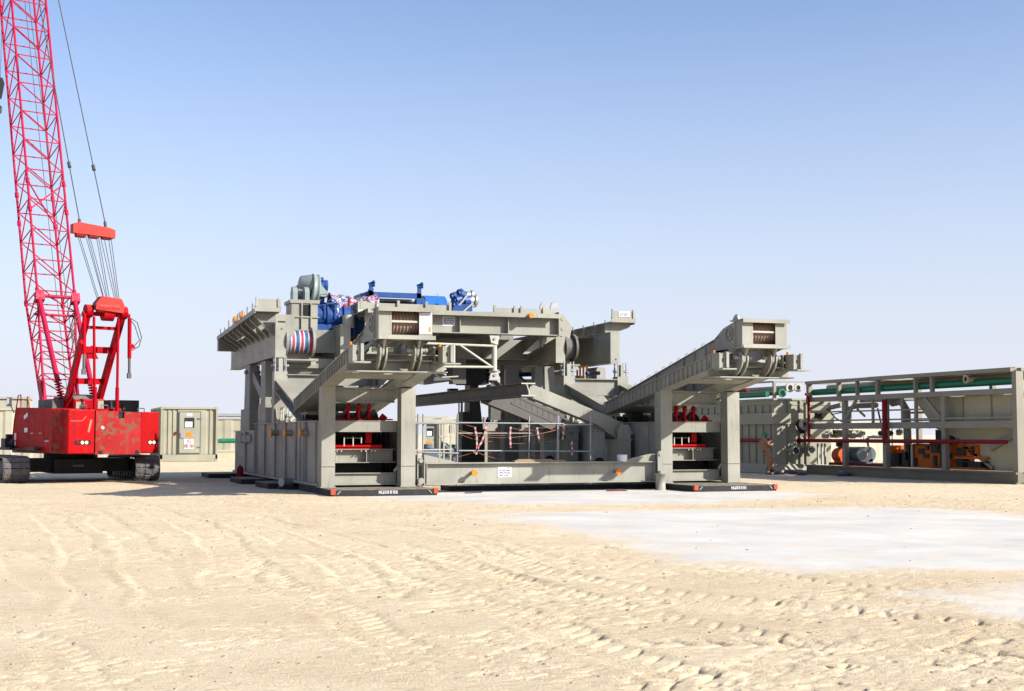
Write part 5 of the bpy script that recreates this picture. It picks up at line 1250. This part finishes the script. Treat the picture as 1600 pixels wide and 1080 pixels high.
c = MB(); c.box(-1.5, 5.5, 0, .2, .05, .42); c.box(-1.5, 5.5, 1.8, 2.0, .05, .42); c.box(-1.0, 4.5, .2, 1.8, .42, .50); c.build('skid', 'tank', t)

# loose things a working site leaves on the ground
for (X, Y, rz, lab) in ((12.2, 37.0, .2, 'thin sling lying on the pale ground in front of the low beam, left part'), (16.6, 36.9, -.3, 'thin red sling lying on the pale ground in front of the low beam, right part')):
    c = MB(); pts = [(math.cos(i * .7) * (.25 + .02 * i), math.sin(i * .9) * .12, .02) for i in range(9)]; c.tube(pts, .015, n=5)
    q = c.build('sling', 'darkred' if X > 15 else 'rope'); q.location = (X, Y, 0); q.rotation_euler = (0, 0, rz); tag(q, lab, 'sling')

# ------------------------------------------------------------------ containers and cabins
def container(loc, L, Dp, Hh, rz, label, door=True, corr=.28, mt='pale', cat='container', ncorr=None, group='containers'):
    t = thing('container', loc, label, cat, group, rz)
    c = MB()
    c.box(0, L, 0, .1, .02, .45) if door else c.box(0, L, 0, .1, .02, .2)
    c.box(0, L, Dp - .1, Dp, .02, .2)
    for x in (0, L - .12):
        for y in (0, Dp - .12): c.box(x, x + .12, y, y + .12, .02, Hh)
    c.box(0, L, 0, .12, Hh - .12, Hh); c.box(0, L, Dp - .12, Dp, Hh - .12, Hh); c.box(0, .12, 0, Dp, Hh - .12, Hh - .002); c.box(L - .12, L, 0, Dp, Hh - .12, Hh - .002)
    for x in (-.02, L - .16):
        for z in (0, Hh - .16): c.box(x, x + .18, -.02, .16, z, z + .18)
    c.build('corner_frame', mt, t)
    c = MB(); c.box(.06, L - .06, .06, Dp - .06, Hh - .08, Hh - .04); c.build('roof', mt, t)
    def wave(c, a0, a1, fixed, z0, z1, axis, out):
        n_ = max(2, int((a1 - a0) / corr)); st = (a1 - a0) / n_; pts = []
        for i in range(n_):
            b_ = a0 + i * st; pts += [(b_, 0), (b_ + st * .36, 0), (b_ + st * .5, out), (b_ + st * .86, out)]
        pts.append((a1, 0)); P = []
        for (u, o_) in pts:
            for z in (z0, z1): P.append((u, fixed + o_, z) if axis == 1 else (fixed + o_, u, z))
        c.add(P, [(2 * i, 2 * i + 2, 2 * i + 3, 2 * i + 1) for i in range(len(pts) - 1)])
    c = MB()
    if door:
        wave(c, .14, L * .30, .10, .46, Hh - .12, 1, .055); wave(c, L * .76, L - .14, .10, .46, Hh - .12, 1, .055); c.box(L * .30, L * .76, .08, .11, .46, Hh - .12)
    else: wave(c, .12, L - .12, .06, .2, Hh - .12, 1, .05)
    wave(c, .12, Dp - .12, .05, .2, Hh - .12, 0, .05); wave(c, .12, Dp - .12, L - .05, .2, Hh - .12, 0, -.05); c.box(.12, L - .12, Dp - .08, Dp - .06, .2, Hh - .12)
    c.build('corrugated_walls', mt, t)
    return t
o = site(254, 722, Z=0)
D1 = container((8.2, 86.2, 0), 3.45, 7.0, 3.38, 0, 'pale green container with a door and warning signs beside the crane')
c = MB(); c.box(1.12, 2.40, .02, .075, .55, 3.08); d = c.build('door', 'pale', D1)
c = MB()
for (a, b_, z0, z1) in ((1.10, 1.14, .53, 3.10), (2.38, 2.42, .53, 3.10), (1.10, 2.42, 3.07, 3.11), (1.10, 2.42, .52, .56)): c.box(a, b_, .005, .02, z0, z1)
c.box(2.2, 2.45, -.02, .005, 2.62, 2.70); c.box(2.2, 2.45, -.02, .005, .86, .94); c.build('door_frame', 'motorblue', d)
c = MB(); c.box(1.42, 2.02, .0, .018, 2.10, 2.72); w_ = c.build('window', 'glass', d); c = MB(); c.box(1.45, 1.90, -.012, -.001, 2.13, 2.48); c.build('paper', 'sign', w_)
c = MB(); c.box(1.55, 1.88, .0, .018, 2.82, 2.98); s = c.build('name_plate', 'sign', d); c = MB(); c.plate_lines(1, 1.6, 1.85, -.002, 2.86, 2.94); c.build('print', 'ink', s)
c = MB(); c.box(1.18, 1.42, -.05, .018, 1.48, 1.80); c.build('lock', 'galv', d)
c = MB(); c.box(1.54, 1.86, .0, .018, 1.56, 1.82); c.build('orange_sign', 'orange', d)
c = MB(); c.box(1.42, 1.98, .0, .018, .80, 1.40); s = c.build('prohibition_sign', 'sign', d)
c = MB()
for (x, z) in ((1.70, 1.25), (1.55, .98), (1.86, .98)): c.ring((x, -.004, z), (0, 1, 0), .09, .125, .006, n=20); c.bar((x - .07, -.006, z + .07), (x + .07, -.006, z - .07), .006, .025, up=(0, 1, 0)) if False else c.bar((x - .07, -.006, z + .07), (x + .07, -.006, z - .07), .025, .006, up=(0, 1, 0))
c.build('red_ring', 'darkred', s)
c = MB()
for (x, z) in ((1.55, .98), (1.86, .98)): c.cyl((x, -.003, z), (x, -.001, z), .05, n=8)
c.build('pictogram_disc', 'dark', s)
c = MB(); c.box(.86, .95, .0, .08, 1.66, 1.86); c.build('red_box', 'darkred', D1)
container((-6.5, 78.5, 0), 12.6, 3.0, 3.1, R(-4), 'long pale container behind the crane', False, .9, 'cream')
container((-6.2, 84.0, 0), 6.8, 3.0, 3.85, R(-3), 'taller cream cabin standing behind the long pale container', False, 2.2, 'cream', 'cabin')
bk = container((13.2, 104.0, 0), 8.0, 3.0, 2.95, R(2), 'pale container with a pipe rack on its roof, between the door container and the rig', False, 1.25, 'pale')
c = MB(); c.box(0, 8, .0, .06, 3.12, 3.2); c.box(0, 8, 1.0, 1.06, 3.2, 3.28)
for i in range(7): c.box(i * 1.3, i * 1.3 + .06, 0, .06, 2.95, 3.3)
c.cyl((0, .5, 3.12), (8, .5, 3.12), .1); c.build('roof_rack', 'galv', bk)
t = thing('green_pipe_line', (12.2, 96, 0), 'green pipe on stands in front of the far pale container', 'pipe')
c = MB(); c.cyl((1.0, 0, 1.25), (6, 0, 1.3), .16, n=12); c.tube([(1.0, 0, 1.25), (.6, 0, 1.2), (.5, 0, .8)], .15); c.build('pipe', 'green', t)
c = MB(); c.box(0.2, 6, -.2, .2, .0, .5); c.box(.2, 6, -.25, -.2, .5, .62); c.build('stand', 'hopper', t)
o = site(1262, 700, Y=72)
container((o.x, 72, 0), 8.5, 3.0, 2.5, R(18), 'low cream cabin seen through the left half of the pump and tank module', False, 1.2, 'cream', 'cabin', group='far cabins')
# far camp seen between the rig legs
for i, (px, wpx, Yd, h, lab) in enumerate(((590, 60, 130, 3.0, 'far cream cabin glimpsed through the left base frame'), (690, 70, 120, 3.2, 'far pale cabin behind the open equipment frame'), (770, 60, 150, 3.0, 'far cream cabin beyond the louvred cabinet'), (900, 80, 140, 3.3, 'far pale cabin hidden mostly by the folding legs'))):
    o = site(px, 700, Y=Yd); container((o.x, Yd, 0), wpx * Yd / F_PX * 1.1, 3.0, h, R(-3 + 2 * i), lab, False, 1.2, 'cream', 'cabin', group='far cabins')

# ------------------------------------------------------------------ mud tank modules on the right
XM = 31.5
YA, YB = 37.35, 50.4
t = thing('pump_tank_module', (XM, YA, 0), 'long open steel pump and tank module with a green pipe on top, at the right', 'tank module')
Lm = YB - YA; Dm = 2.9
def ym(px): return site(px, 680, X=XM).y - YA
c = MB(); c.box(-.02, .14, 0, Lm, .06, .34); c.box(-.10, .2, 0, Lm, .34, .40); c.box(-.08, .2, 0, Lm, 0, .06); c.box(Dm - .2, Dm, 0, Lm, 0, .40); c.box(.14, Dm - .2, 0, Lm, .30, .34)
for v in (0, Lm - .2): c.box(.141, Dm - .2, v, v + .2, .02, .30)
c.build('skid', 'skid', t)
for i, (px, w_) in enumerate(((1257, .20), (1317.5, .20), (1381, .22), (1473, .22))):
    c = MB(); v = ym(px); c.box(.02, .2, v - w_ / 2, v + w_ / 2, .402, 3.05); c.build('post', 'tank', t)
c = MB(); c.box(.0, .30, .0, .22, .402, 3.80); c.build('post', 'tank', t)
c = MB(); c.box(.02, .2, Lm - .2, Lm, 3.241, 3.80); c.build('post', 'tank', t)
for x in (Dm - .2,):
    for v in (0.02, 4.5, 9.0): c = MB(); c.box(x, x + .18, v, v + .18, .402, 3.8); c.build('rear_post', 'tank', t)
c = MB(); c.box(.0, .18, .22, Lm, 3.05, 3.24); c.box(-.04, .22, .22, Lm, 3.80, 3.93); c.box(.0, .16, .22, Lm, 1.90, 2.14); c.box(.05, .11, .22, Lm, 2.22, 2.28); c.box(.05, .10, ym(1440), Lm - .3, 2.58, 2.64)
c.box(Dm - .2, Dm, .22, Lm, 3.05, 3.2); c.box(Dm - .2, Dm, .22, Lm, 3.8, 3.93); c.box(Dm - .2, Dm - .1, .22, Lm, 1.95, 2.05)
c.build('long_beams', 'tank', t)
c = MB()
for v in (.0, 3, 6, 9, Lm - .12): c.box(.22, Dm - .2, v, v + .12, 3.81, 3.92); c.box(.2, Dm - .2, v + .01, v + .11, 3.07, 3.18)
c.build('cross_beams', 'tank', t)
c = MB(); c.box(.221, Dm - .2, .3, Lm - 4.2, 3.93, 3.96); c.build('walkway_grating', 'hopper', t)
c = MB()
for px, w_ in ((1309, .16), (1338, .10), (1370, .16), (1429, .10), (1455, .12)): v = ym(px); c.box(.02, .16, v - w_ / 2, v + w_ / 2, 3.241, 3.80)
for px in (1362, 1408, 1429): v = ym(px); c.box(.04, .12, v - .05, v + .05, 2.14, 3.05)
c.bar((.08, ym(1336), 3.04), (.08, ym(1319), 2.3), .09, .12); c.bar((.08, ym(1443), 3.04), (.08, ym(1468), 2.3), .09, .12); c.bar((.12, ym(1262), 2.75), (.12, ym(1284), 3.04), .06, .12); c.bar((.3, ym(1330), 2.7), (.3, ym(1342), 2.4), .05, .08)
c.build('infill_bar', 'tank', t)
# hopper tank inside
c = MB(); y = lambda px: ym(px)
c.prism([(y(1412), 3.04), (.25, 3.04), (.25, 2.0), (.3, .42), (y(1538), .42), (y(1478), 1.55), (y(1446), 1.9)], 0, .45, Dm - .25); c.build('hopper', 'hopper', t)
c = MB()
for px in (1490, 1534): v = y(px); c.box(.41, .449, v - .03, v + .03, 2.2, 3.03)
c.bar((.40, y(1480), 1.5), (.40, y(1536), .5), .10, .12); c.bar((.40, y(1532), 1.2), (.40, y(1583), 1.85), .10, .25); c.build('hopper_rib', 'tank', t)
c = MB(); v = y(1579); c.box(.28, .40, v - .14, v + .16, .55, .95); c.build('orange_box', 'orange', t)
# pipes
c = MB(); c.cyl((.30, .25, 3.50), (.30, Lm - .15, 3.46), .135, n=14); c.build('green_pipe', 'green', t)
c = MB(); c.cyl((.75, .3, 3.66), (.75, Lm - .6, 3.64), .13, n=14); v = y(1513); c.cyl((.75, v, 3.62), (-.05, v, 3.62), .10, n=14); c.ring((-.05, v, 3.62), (1, 0, 0), .09, .15, .05); c.build('tan_pipe', 'hopper', t)
c = MB(); v = y(1513); c.cyl((-.052, v, 3.62), (-.03, v, 3.62), .088, n=14); c.build('pipe_bore', 'dark', t)
c = MB(); c.cyl((-.12, .4, 1.42), (-.12, Lm + .35, 1.42), .075, n=12); c.cyl((-.12, Lm + .35, 1.42), (-.12, Lm + .42, 1.42), .12, n=12)
c.tube([(.1, y(1260), 3.38), (-.12, y(1264), 3.38), (-.12, y(1268), 3.30), (-.12, y(1268), 1.46)], .06, n=10); c.cyl((-.12, y(1387), 3.02), (-.12, y(1387), 1.46), .10, n=12); c.build('red_pipe', 'darkred', t)
c = MB(); c.tube([(.5, y(1378), 2.9), (.5, y(1392), 2.95), (.5, y(1400), 2.6), (.5, y(1401), 1.2), (.5, y(1404), .6)], .15, n=12)
c.tube([(.9, y(1298), 1.9), (.9, y(1298), 2.75), (.9, y(1312), 2.85), (.9, y(1340), 2.85)], .11, n=12); c.tube([(1.2, y(1345), 1.2), (1.2, y(1345), 2.9)], .12, n=12)
c.cyl((.8, y(1280), 1.72), (.8, y(1318), 1.70), .15, n=12); c.tube([(.5, y(1265), 2.3), (.5, y(1282), 2.8), (.5, y(1300), 2.9)], .1, n=10); c.build('pipe_run', 'tank', t)
c = MB(); c.tube([(.3, y(1362), 2.7), (.3, y(1366), 2.2), (.3, y(1369), 1.7), (.3, y(1370), 1.4)], .035); c.tube([(.3, y(1284), 2.75), (.3, y(1296), 2.35), (.3, y(1306), 2.2)], .03); c.tube([(.3, y(1290), 2.5), (.3, y(1310), 2.6)], .02); c.tube([(.3, y(1315), 1.55), (.3, y(1308), 1.3), (.3, y(1312), 1.05), (.3, y(1317), 1.05)], .035); c.box(.25, .5, y(1268) - .15, y(1268) + .15, 2.35, 2.6)
c.build('cable', 'black', t)
# machinery
c = MB(); c.box(.25, 1.6, y(1375), y(1286), .41, .52); c.build('red_base', 'darkred', t)
c = MB(); v = y(1294); c.cyl((.6, v - .25, .82), (.6, v + .25, .82), .30, n=18); c.box(.4, .8, v - .2, v + .2, .52, .8); c.cyl((.6, v, .9), (.6, v, 1.3), .13); c.build('red_pump', 'orangered', t)
c = MB(); v = y(1294); c.cyl((.6, v, 1.18), (.6, v, 1.34), .2); c.build('pump_flange', 'black', t)
c = MB(); v0, v1 = y(1340), y(1308); c.cyl((.55, v0, .88), (.55, v1, .88), .30, n=20); c.box(.4, .7, v0, v1, .52, .7); m_ = c.build('electric_motor', 'motorblue', t)
c = MB(); c.cyl((.30, v0 - .02, .88), (.36, v0 + .08, .88), .30, n=20); c.cyl((.25, v0 + .0, .88), (.31, v0 + .02, .88), .18, n=18); c.build('fan_cover', 'galv', m_)
c = MB()
for (a, b_, z0, z1, x0, x1) in ((1362, 1378, .5, 1.25, .5, 1.2), (1378, 1398, .5, 1.1, .6, 1.3), (1402, 1420, .5, 1.3, .5, 1.5), (1414, 1442, .45, 1.28, .4, 1.5), (1440, 1469, .48, 1.35, .35, 1.5), (1484, 1514, .9, 1.3, .35, 1.2), (1480, 1528, .42, .50, .3, 1.2), (1480, 1530, .80, .88, .28, .4)):
    v1_, v0_ = y(a), y(b_); c.box(x0, x1, v0_, v1_, z0, z1)
    k = z0 + .1
    while k < z1 - .05: c.box(x0 - .03, x0, v0_ + .03, v1_ - .03, k, k + .03); k += .12
c.build('orange_shaker', 'shaker', t)
c = MB()
for (a, b_, z0, z1, x0, x1) in ((1372, 1390, .5, .95, .40, .6), (1408, 1414, .5, 1.25, .38, .5), (1422, 1430, .95, 1.15, .33, .4), (1430, 1440, .8, .95, .33, .4), (1482, 1492, .5, .8, .3, .6), (1500, 1520, .5, .7, .3, 1.0), (1462, 1475, .8, 1.0, .22, .34), (1398, 1408, .45, 1.0, .3, .5), (1366, 1372, .9, 1.2, .42, .5), (1404, 1409, .7, 1.3, .3, .4), (1416, 1419, .5, .8, .33, .4), (1444, 1456, 1.0, 1.32, .28, .36), (1447, 1451, .5, .9, .28, .36), (1434, 1438, 1.1, 1.25, .33, .4), (1484, 1496, .92, 1.2, .28, .4), (1505, 1509, .95, 1.25, .28, .36), (1415, 1470, 1.29, 1.33, .3, .5), (1480, 1530, .68, .72, .27, .4), (1458, 1461, .5, 1.3, .27, .36)):
    c.box(x0, x1, y(b_), y(a), z0, z1)
c.build('dark_machine', 'black', t)
c = MB(); c.box(.7, 1.3, y(1460), y(1437), 1.42, 1.85); c.box(.72, 1.2, y(1455), y(1442), 1.85, 1.92); c.build('dark_control_box', 'black', t)
c = MB(); 
for px in (1268, 1274, 1279, 1414): c.cyl((.3, y(px), .42), (.3, y(px), 1.3), .05, n=8)
c.tube([(.35, y(1345), 1.2), (.35, y(1342), 1.5), (.35, y(1352), 1.6), (.35, y(1370), 1.55)], .05); c.box(.3, .5, y(1372), y(1345), 1.52, 1.62); c.ring((.35, y(1336), 1.55), (1, 0, 0), .08, .12, .03); c.build('valve_pipe', 'white', t)
c = MB(); c.box(Dm - .1, Dm - .05, y(1420), y(1388), .6, 1.6); c.build('back_plate', 'cream', t)

rnd = random.Random(21)
for i in range(14):
    c = MB(); px = rnd.uniform(1266, 1372); z = rnd.choice([1.62, 1.72, 1.8]); v = y(px); x = rnd.uniform(.3, 1.2)
    c.cyl((x, v - .12, z), (x, v + .12, z), rnd.uniform(.05, .12), n=10)
    if i % 2: c.cyl((x, v, z), (x, v, z + .3), .02, n=6); c.ring((x, v, z + .3), (0, 0, 1), .05, .09, .02, n=12)
    c.build('gate_valve', rnd.choice(['black', 'tank', 'white']), t)
c = MB(); c.box(2.0, 2.1, .6, Lm - 4.4, 2.5, 2.58); c.box(2.0, 2.1, .6, Lm - 4.4, 2.2, 2.25)
for i in range(5): c.box(2.02, 2.08, 4.5 + i * .95, 4.56 + i * .95, 1.9, 2.6)
c.build('far_handrail', 'tank', t)

# tank with rounded flanged pipe ends behind, its end face in the sun
XT, YT = 30.3, 51.0; LT = 16.0; DT = 2.8
t = thing('mud_tank', (XT, YT, 0), 'closed steel mud tank with flanged pipe ends on top, behind the worker', 'mud tank')
c = MB(); c.box(.0, DT, 0, LT, .42, 3.14); c.box(-.16, DT + .1, -.10, LT, 2.12, 2.60); c.box(-.05, DT + .05, -.06, LT, 3.14, 3.22); c.box(-.04, DT, -.03, LT, 2.94, 2.98); 
c.build('tank_body', 'pale', t)
c = MB(); c.hexa([(-.15, -.45, .02), (DT, -.45, .02), (DT, LT, .02), (-.15, LT, .02), (-.05, -.2, .42), (DT, -.2, .42), (DT, LT, .42), (-.05, LT, .42)]); c.build('skid', 'pale', t)
c = MB()
for i in range(22): v = .25 + i * .62; c.box(-.05, 0, v, v + .05, .42, 2.1); c.box(-.05, 0, v + .05, v + .09, 2.6, 2.94)
for u in (.62, 1.22): c.box(u, u + .10, -.08, 0, .42, 2.1); c.box(u, u + .10, -.08, 0, 2.62, 3.14)
c.build('wall_stiffener', 'tank', t)
c = MB()
for v in (0, 5, 10): c.box(0, .12, v, v + .12, 3.22, 3.95)
c.box(0, .1, .12, LT, 3.90, 3.97); c.box(.121, DT, 0, .08, 3.90, 3.96); c.build('pipe_rack', 'tank', t)
for (u, z, r_, mt_) in ((.33, 3.45, .11, 'green'), (.72, 3.68, .12, 'white'), (1.12, 3.68, .11, 'white')):
    c = MB(); c.cyl((u, -.1, z), (u, LT - 1, z), r_ * .85, n=12); pm = c.build('pipe', mt_ if mt_ == 'green' else 'hopper', t)
    c = MB(); c.ring((u, -.12, z), (0, 1, 0), r_ * .95, r_ * 1.7, .06, n=16); c.build('flange', mt_, pm)
    c = MB(); c.cyl((u, -.125, z), (u, -.1, z), r_ * .94, n=14); c.build('bore', 'dark', pm)
c = MB(); c.cyl((-.08, .4, 3.40), (-.08, LT - 1, 3.40), .12); c.build('side_green_pipe', 'green', t)
c = MB(); c.cyl((-.12, 2.0, 3.62), (-.12, 7, 3.62), .07); c.cyl((-.25, .1, 1.42), (-.25, LT, 1.42), .075); c.build('side_red_pipe', 'darkred', t)
for u in (.66, 1.42):
    c = MB(); c.cyl((u, -.65, 1.0), (u, 0, 1.0), .12, n=14); c.ring((u, -.62, 1.0), (0, 1, 0), .13, .19, .06); c.cyl((u, -.3, 1.1), (u, -.3, 1.32), .03); c.box(u - .14, u + .14, -.32, -.28, 1.32, 1.35); vp = c.build('outlet_pipe', 'rig', t)
    c = MB(); c.cyl((u, -.655, 1.0), (u, -.64, 1.0), .125, n=14); c.build('bore', 'dark', vp)
c = MB(); c.box(.28, .33, -.012, -.002, 1.95, 2.15) if False else c.box(.30, .36, -.02, -.002, 1.72, 1.95); c.build('small_plate', 'ink', t)
c = MB(); rnd = random.Random(6)
q = thing('hose_bundle', (31.45, 50.88, 2.12), 'silver ringed bundle of coiled cable and hose hung on the mud tank end', 'cable bundle')
c = MB()
for k in range(9):
    a0 = rnd.uniform(0, 3); pts = []; rx = rnd.uniform(.14, .24); rz_ = rnd.uniform(.18, .30)
    for i in range(15): an = 2 * math.pi * i / 14; pts.append((rx * math.cos(an) + rnd.uniform(-.02, .02), -.12 - .03 * k, -.1 + rz_ * math.sin(an) - .1 * math.cos(an)))
    c.tube(pts, .018, n=5)
for k in range(7): x = rnd.uniform(-.2, .45); c.tube([(x * .4, -.25, -.2), (x, -.3, -.45), (x + rnd.uniform(-.1, .2), -.28, -.62)], .016, n=5)
c.build('coils', 'black', q)
c = MB(); c.ring((0, -.42, 0), (.3, 1, .2), .14, .24, .09); c.ring((0.02, -.44, 0), (.3, 1, .2), .09, .12, .1); c.cyl((.12, -.4, -.32), (.16, -.4, -.5), .07); c.build('silver_ring', 'silver', q)

# sacks and scraps at the foot of the tanks
for (px, py, s, lab) in ((1213, 742, .22, 'purple sack nearest the worker\'s boots'), (1235, 742, .30, 'larger purple sack on the ground in front of the mud tank'), (1252, 741, .16, 'small purple sack at the corner of the pump module'), (1278, 744, .22, 'purple sack lying in front of the pump module near its left end'), (1318, 744, .30, 'flat purple sack lying in front of the red pump base')):
    p = site(px, py, Z=0); x = min(p.x, (XM if px > 1245 else XT + .0) - .35 if px > 1245 else 40); y_ = p.y if px < 1245 else site(px, py, X=XM - .35).y
    c = MB(); c.sphere((0, 0, s * .28), s, 12, (1, .8, .42)); c.sphere((s * .7, .05, s * .2), s * .5, 10, (1, .8, .4))
    q = c.build('sack', 'bag'); q.location = (x if px > 1245 else site(px, py, Y=50.3).x, y_ if px > 1245 else 50.3, 0); tag(q, lab, 'sack', 'purple sacks')
q = MB().prism([(-.28, 0), (.28, 0), (.25, .05), (-.2, .07)], 1, -.1, .1).build('wood_scrap', 'wood'); q.location = (site(1223, 740, Y=50.2).x, 50.2, 0); tag(q, 'brown scrap of wood lying between two purple sacks', 'wood')
for (px, py, lab) in ((640, 1, 'x'),): pass

# ------------------------------------------------------------------ the worker
pp = site(1194, 742, Y=50.3)
t = thing('person', (pp.x, 50.25, 0), 'worker in tan coveralls and green hard hat leaning on the mud tank', 'person', rz=R(0))
def skin(name, pts, edges, rad, mt, root, par, sub=2):
    me = bpy.data.meshes.new(name); me.from_pydata([Vector(p) for p in pts], edges, []); me.update(); me.materials.append(M[mt])
    o = bpy.data.objects.new(name, me); col.objects.link(o); o.parent = par
    md = o.modifiers.new('skin', 'SKIN'); md.use_smooth_shade = True
    for i, v in enumerate(me.skin_vertices[0].data): v.radius = rad[i] if isinstance(rad[i], tuple) else (rad[i], rad[i]); v.use_root = (i == root)
    s_ = o.modifiers.new('sub', 'SUBSURF'); s_.levels = sub; s_.render_levels = sub
    return o
# +x is towards the tank end; the figure leans its weight on its left elbow, looking right
B = [(.12, 0, .93), (.06, 0, 1.12), (-.03, 0, 1.30), (-.07, 0, 1.43), (-.04, 0, 1.52), (-.02, 0, 1.60), (.0, -.01, 1.70),     # pelvis..head top 0-6
     (.13, -.10, .86), (.17, -.12, .52), (.06, -.12, .12), (.18, -.13, .06),                                               # near leg 7-10
     (.14, .10, .86), (.46, .10, .66), (.40, .12, .22), (.50, .12, .16),                                                      # far leg raised 11-14
     (-.06, -.19, 1.40), (.10, -.24, 1.18), (.30, -.12, 1.26), (.36, -.09, 1.28),                                            # near arm 15-18
     (-.05, .18, 1.40), (.14, .20, 1.22), (.30, .10, 1.38), (.34, .08, 1.41)]                                                 # far arm 19-22
E_ = [(0, 1), (1, 2), (2, 3), (3, 4), (4, 5), (5, 6), (0, 7), (7, 8), (8, 9), (9, 10), (0, 11), (11, 12), (12, 13), (13, 14), (3, 15), (15, 16), (16, 17), (17, 18), (3, 19), (19, 20), (20, 21), (21, 22)]
Rr = [(.19, .16), (.17, .15), (.20, .16), (.17, .13), .06, .088, .088, .125, .095, .075, .05, .125, .10, .078, .05, .085, .068, .052, .034, .085, .068, .052, .034]
# fingers
fi = len(B)
for base, dirx in ((18, 1), (22, 1)):
    bx_, by_, bz_ = B[base]
    for k in range(5):
        a = (bx_ + .035, by_ + (k - 2) * .014, bz_ + (.01 if k else -.01)); b2 = (bx_ + (.085 if 0 < k < 4 else .065), by_ + (k - 2) * .02, bz_ - .015 - .005 * k)
        B += [a, b2]; E_ += [(base, len(B) - 2), (len(B) - 2, len(B) - 1)]; Rr += [.010, .008]
body = skin('body', B, E_, Rr, 'coverall', 0, t)
c = MB(); c.sphere((.02, -.01, 1.63), .098, 14, (.95, .8, 1.15)); c.sphere((.115, -.01, 1.62), .02, 8); c.sphere((.10, -.045, 1.65), .012, 6); c.sphere((.10, .025, 1.65), .012, 6); c.box(.095, .112, -.03, .01, 1.565, 1.575); c.sphere((.01, -.09, 1.62), .022, 8); c.build('face', 'skin', body)
c = MB(); c.sphere((.34, -.09, 1.29), .045, 10, (1.2, .7, .8)); c.sphere((.37, .07, 1.42), .045, 10, (1.2, .7, .8)); c.build('glove', 'darkred', body)
c = MB(); P2 = []; n = 18
for i in range(6):
    th = (math.pi / 2) * i / 5
    for k in range(n): ph = 2 * math.pi * k / n; P2.append((.01 + .135 * math.cos(ph) * math.sin(th) * 1.08, -.01 + .12 * math.sin(ph) * math.sin(th), 1.68 + .13 * math.cos(th)))
c.add(P2, [(i * n + k, (i + 1) * n + k, (i + 1) * n + (k + 1) % n, i * n + (k + 1) % n) for i in range(5) for k in range(n)], True)
c.cyl((.02, -.01, 1.672), (.02, -.01, 1.684), .15, n=18); c.prism([(.10, -.10), (.21, -.06), (.23, -.01), (.21, .04), (.10, .08)], 2, 1.665, 1.68); c.build('hard_hat', 'helmet', body)
for (x, y_, z) in ((.08, -.12, .0), (.42, .12, .10)):
    c = MB(); c.cyl((x, y_, z + .08), (x - .01, y_, z + .30), .062, n=12); c.hexa([(x - .08, y_ - .05, z), (x + .20, y_ - .05, z), (x + .20, y_ + .05, z), (x - .08, y_ + .05, z), (x - .07, y_ - .045, z + .12), (x + .14, y_ - .04, z + .08), (x + .14, y_ + .04, z + .08), (x - .07, y_ + .045, z + .12)]); c.build('boot', 'boot', body)
c = MB(); c.box(-.02, .05, -.16, .16, .90, .94) if False else c.ring((.105, 0, 1.0), (-.25, 0, 1), .155, .18, .04); c.build('belt', 'boot', body)
c = MB(); c.ring((-.055, 0, 1.46), (-.1, 0, 1), .07, .11, .05); c.box(-.11, -.06, -.10, .10, 1.16, 1.34); c.build('collar_and_back_panel', 'wood', body)
q = MB().box(0, .40, 0, .35, 0, .08).box(.02, .38, .02, .33, .08, .085).build('step_block', 'wood'); q.location = (pp.x + .22, 50.2, 0); tag(q, 'low block under the raised foot of the worker', 'block')
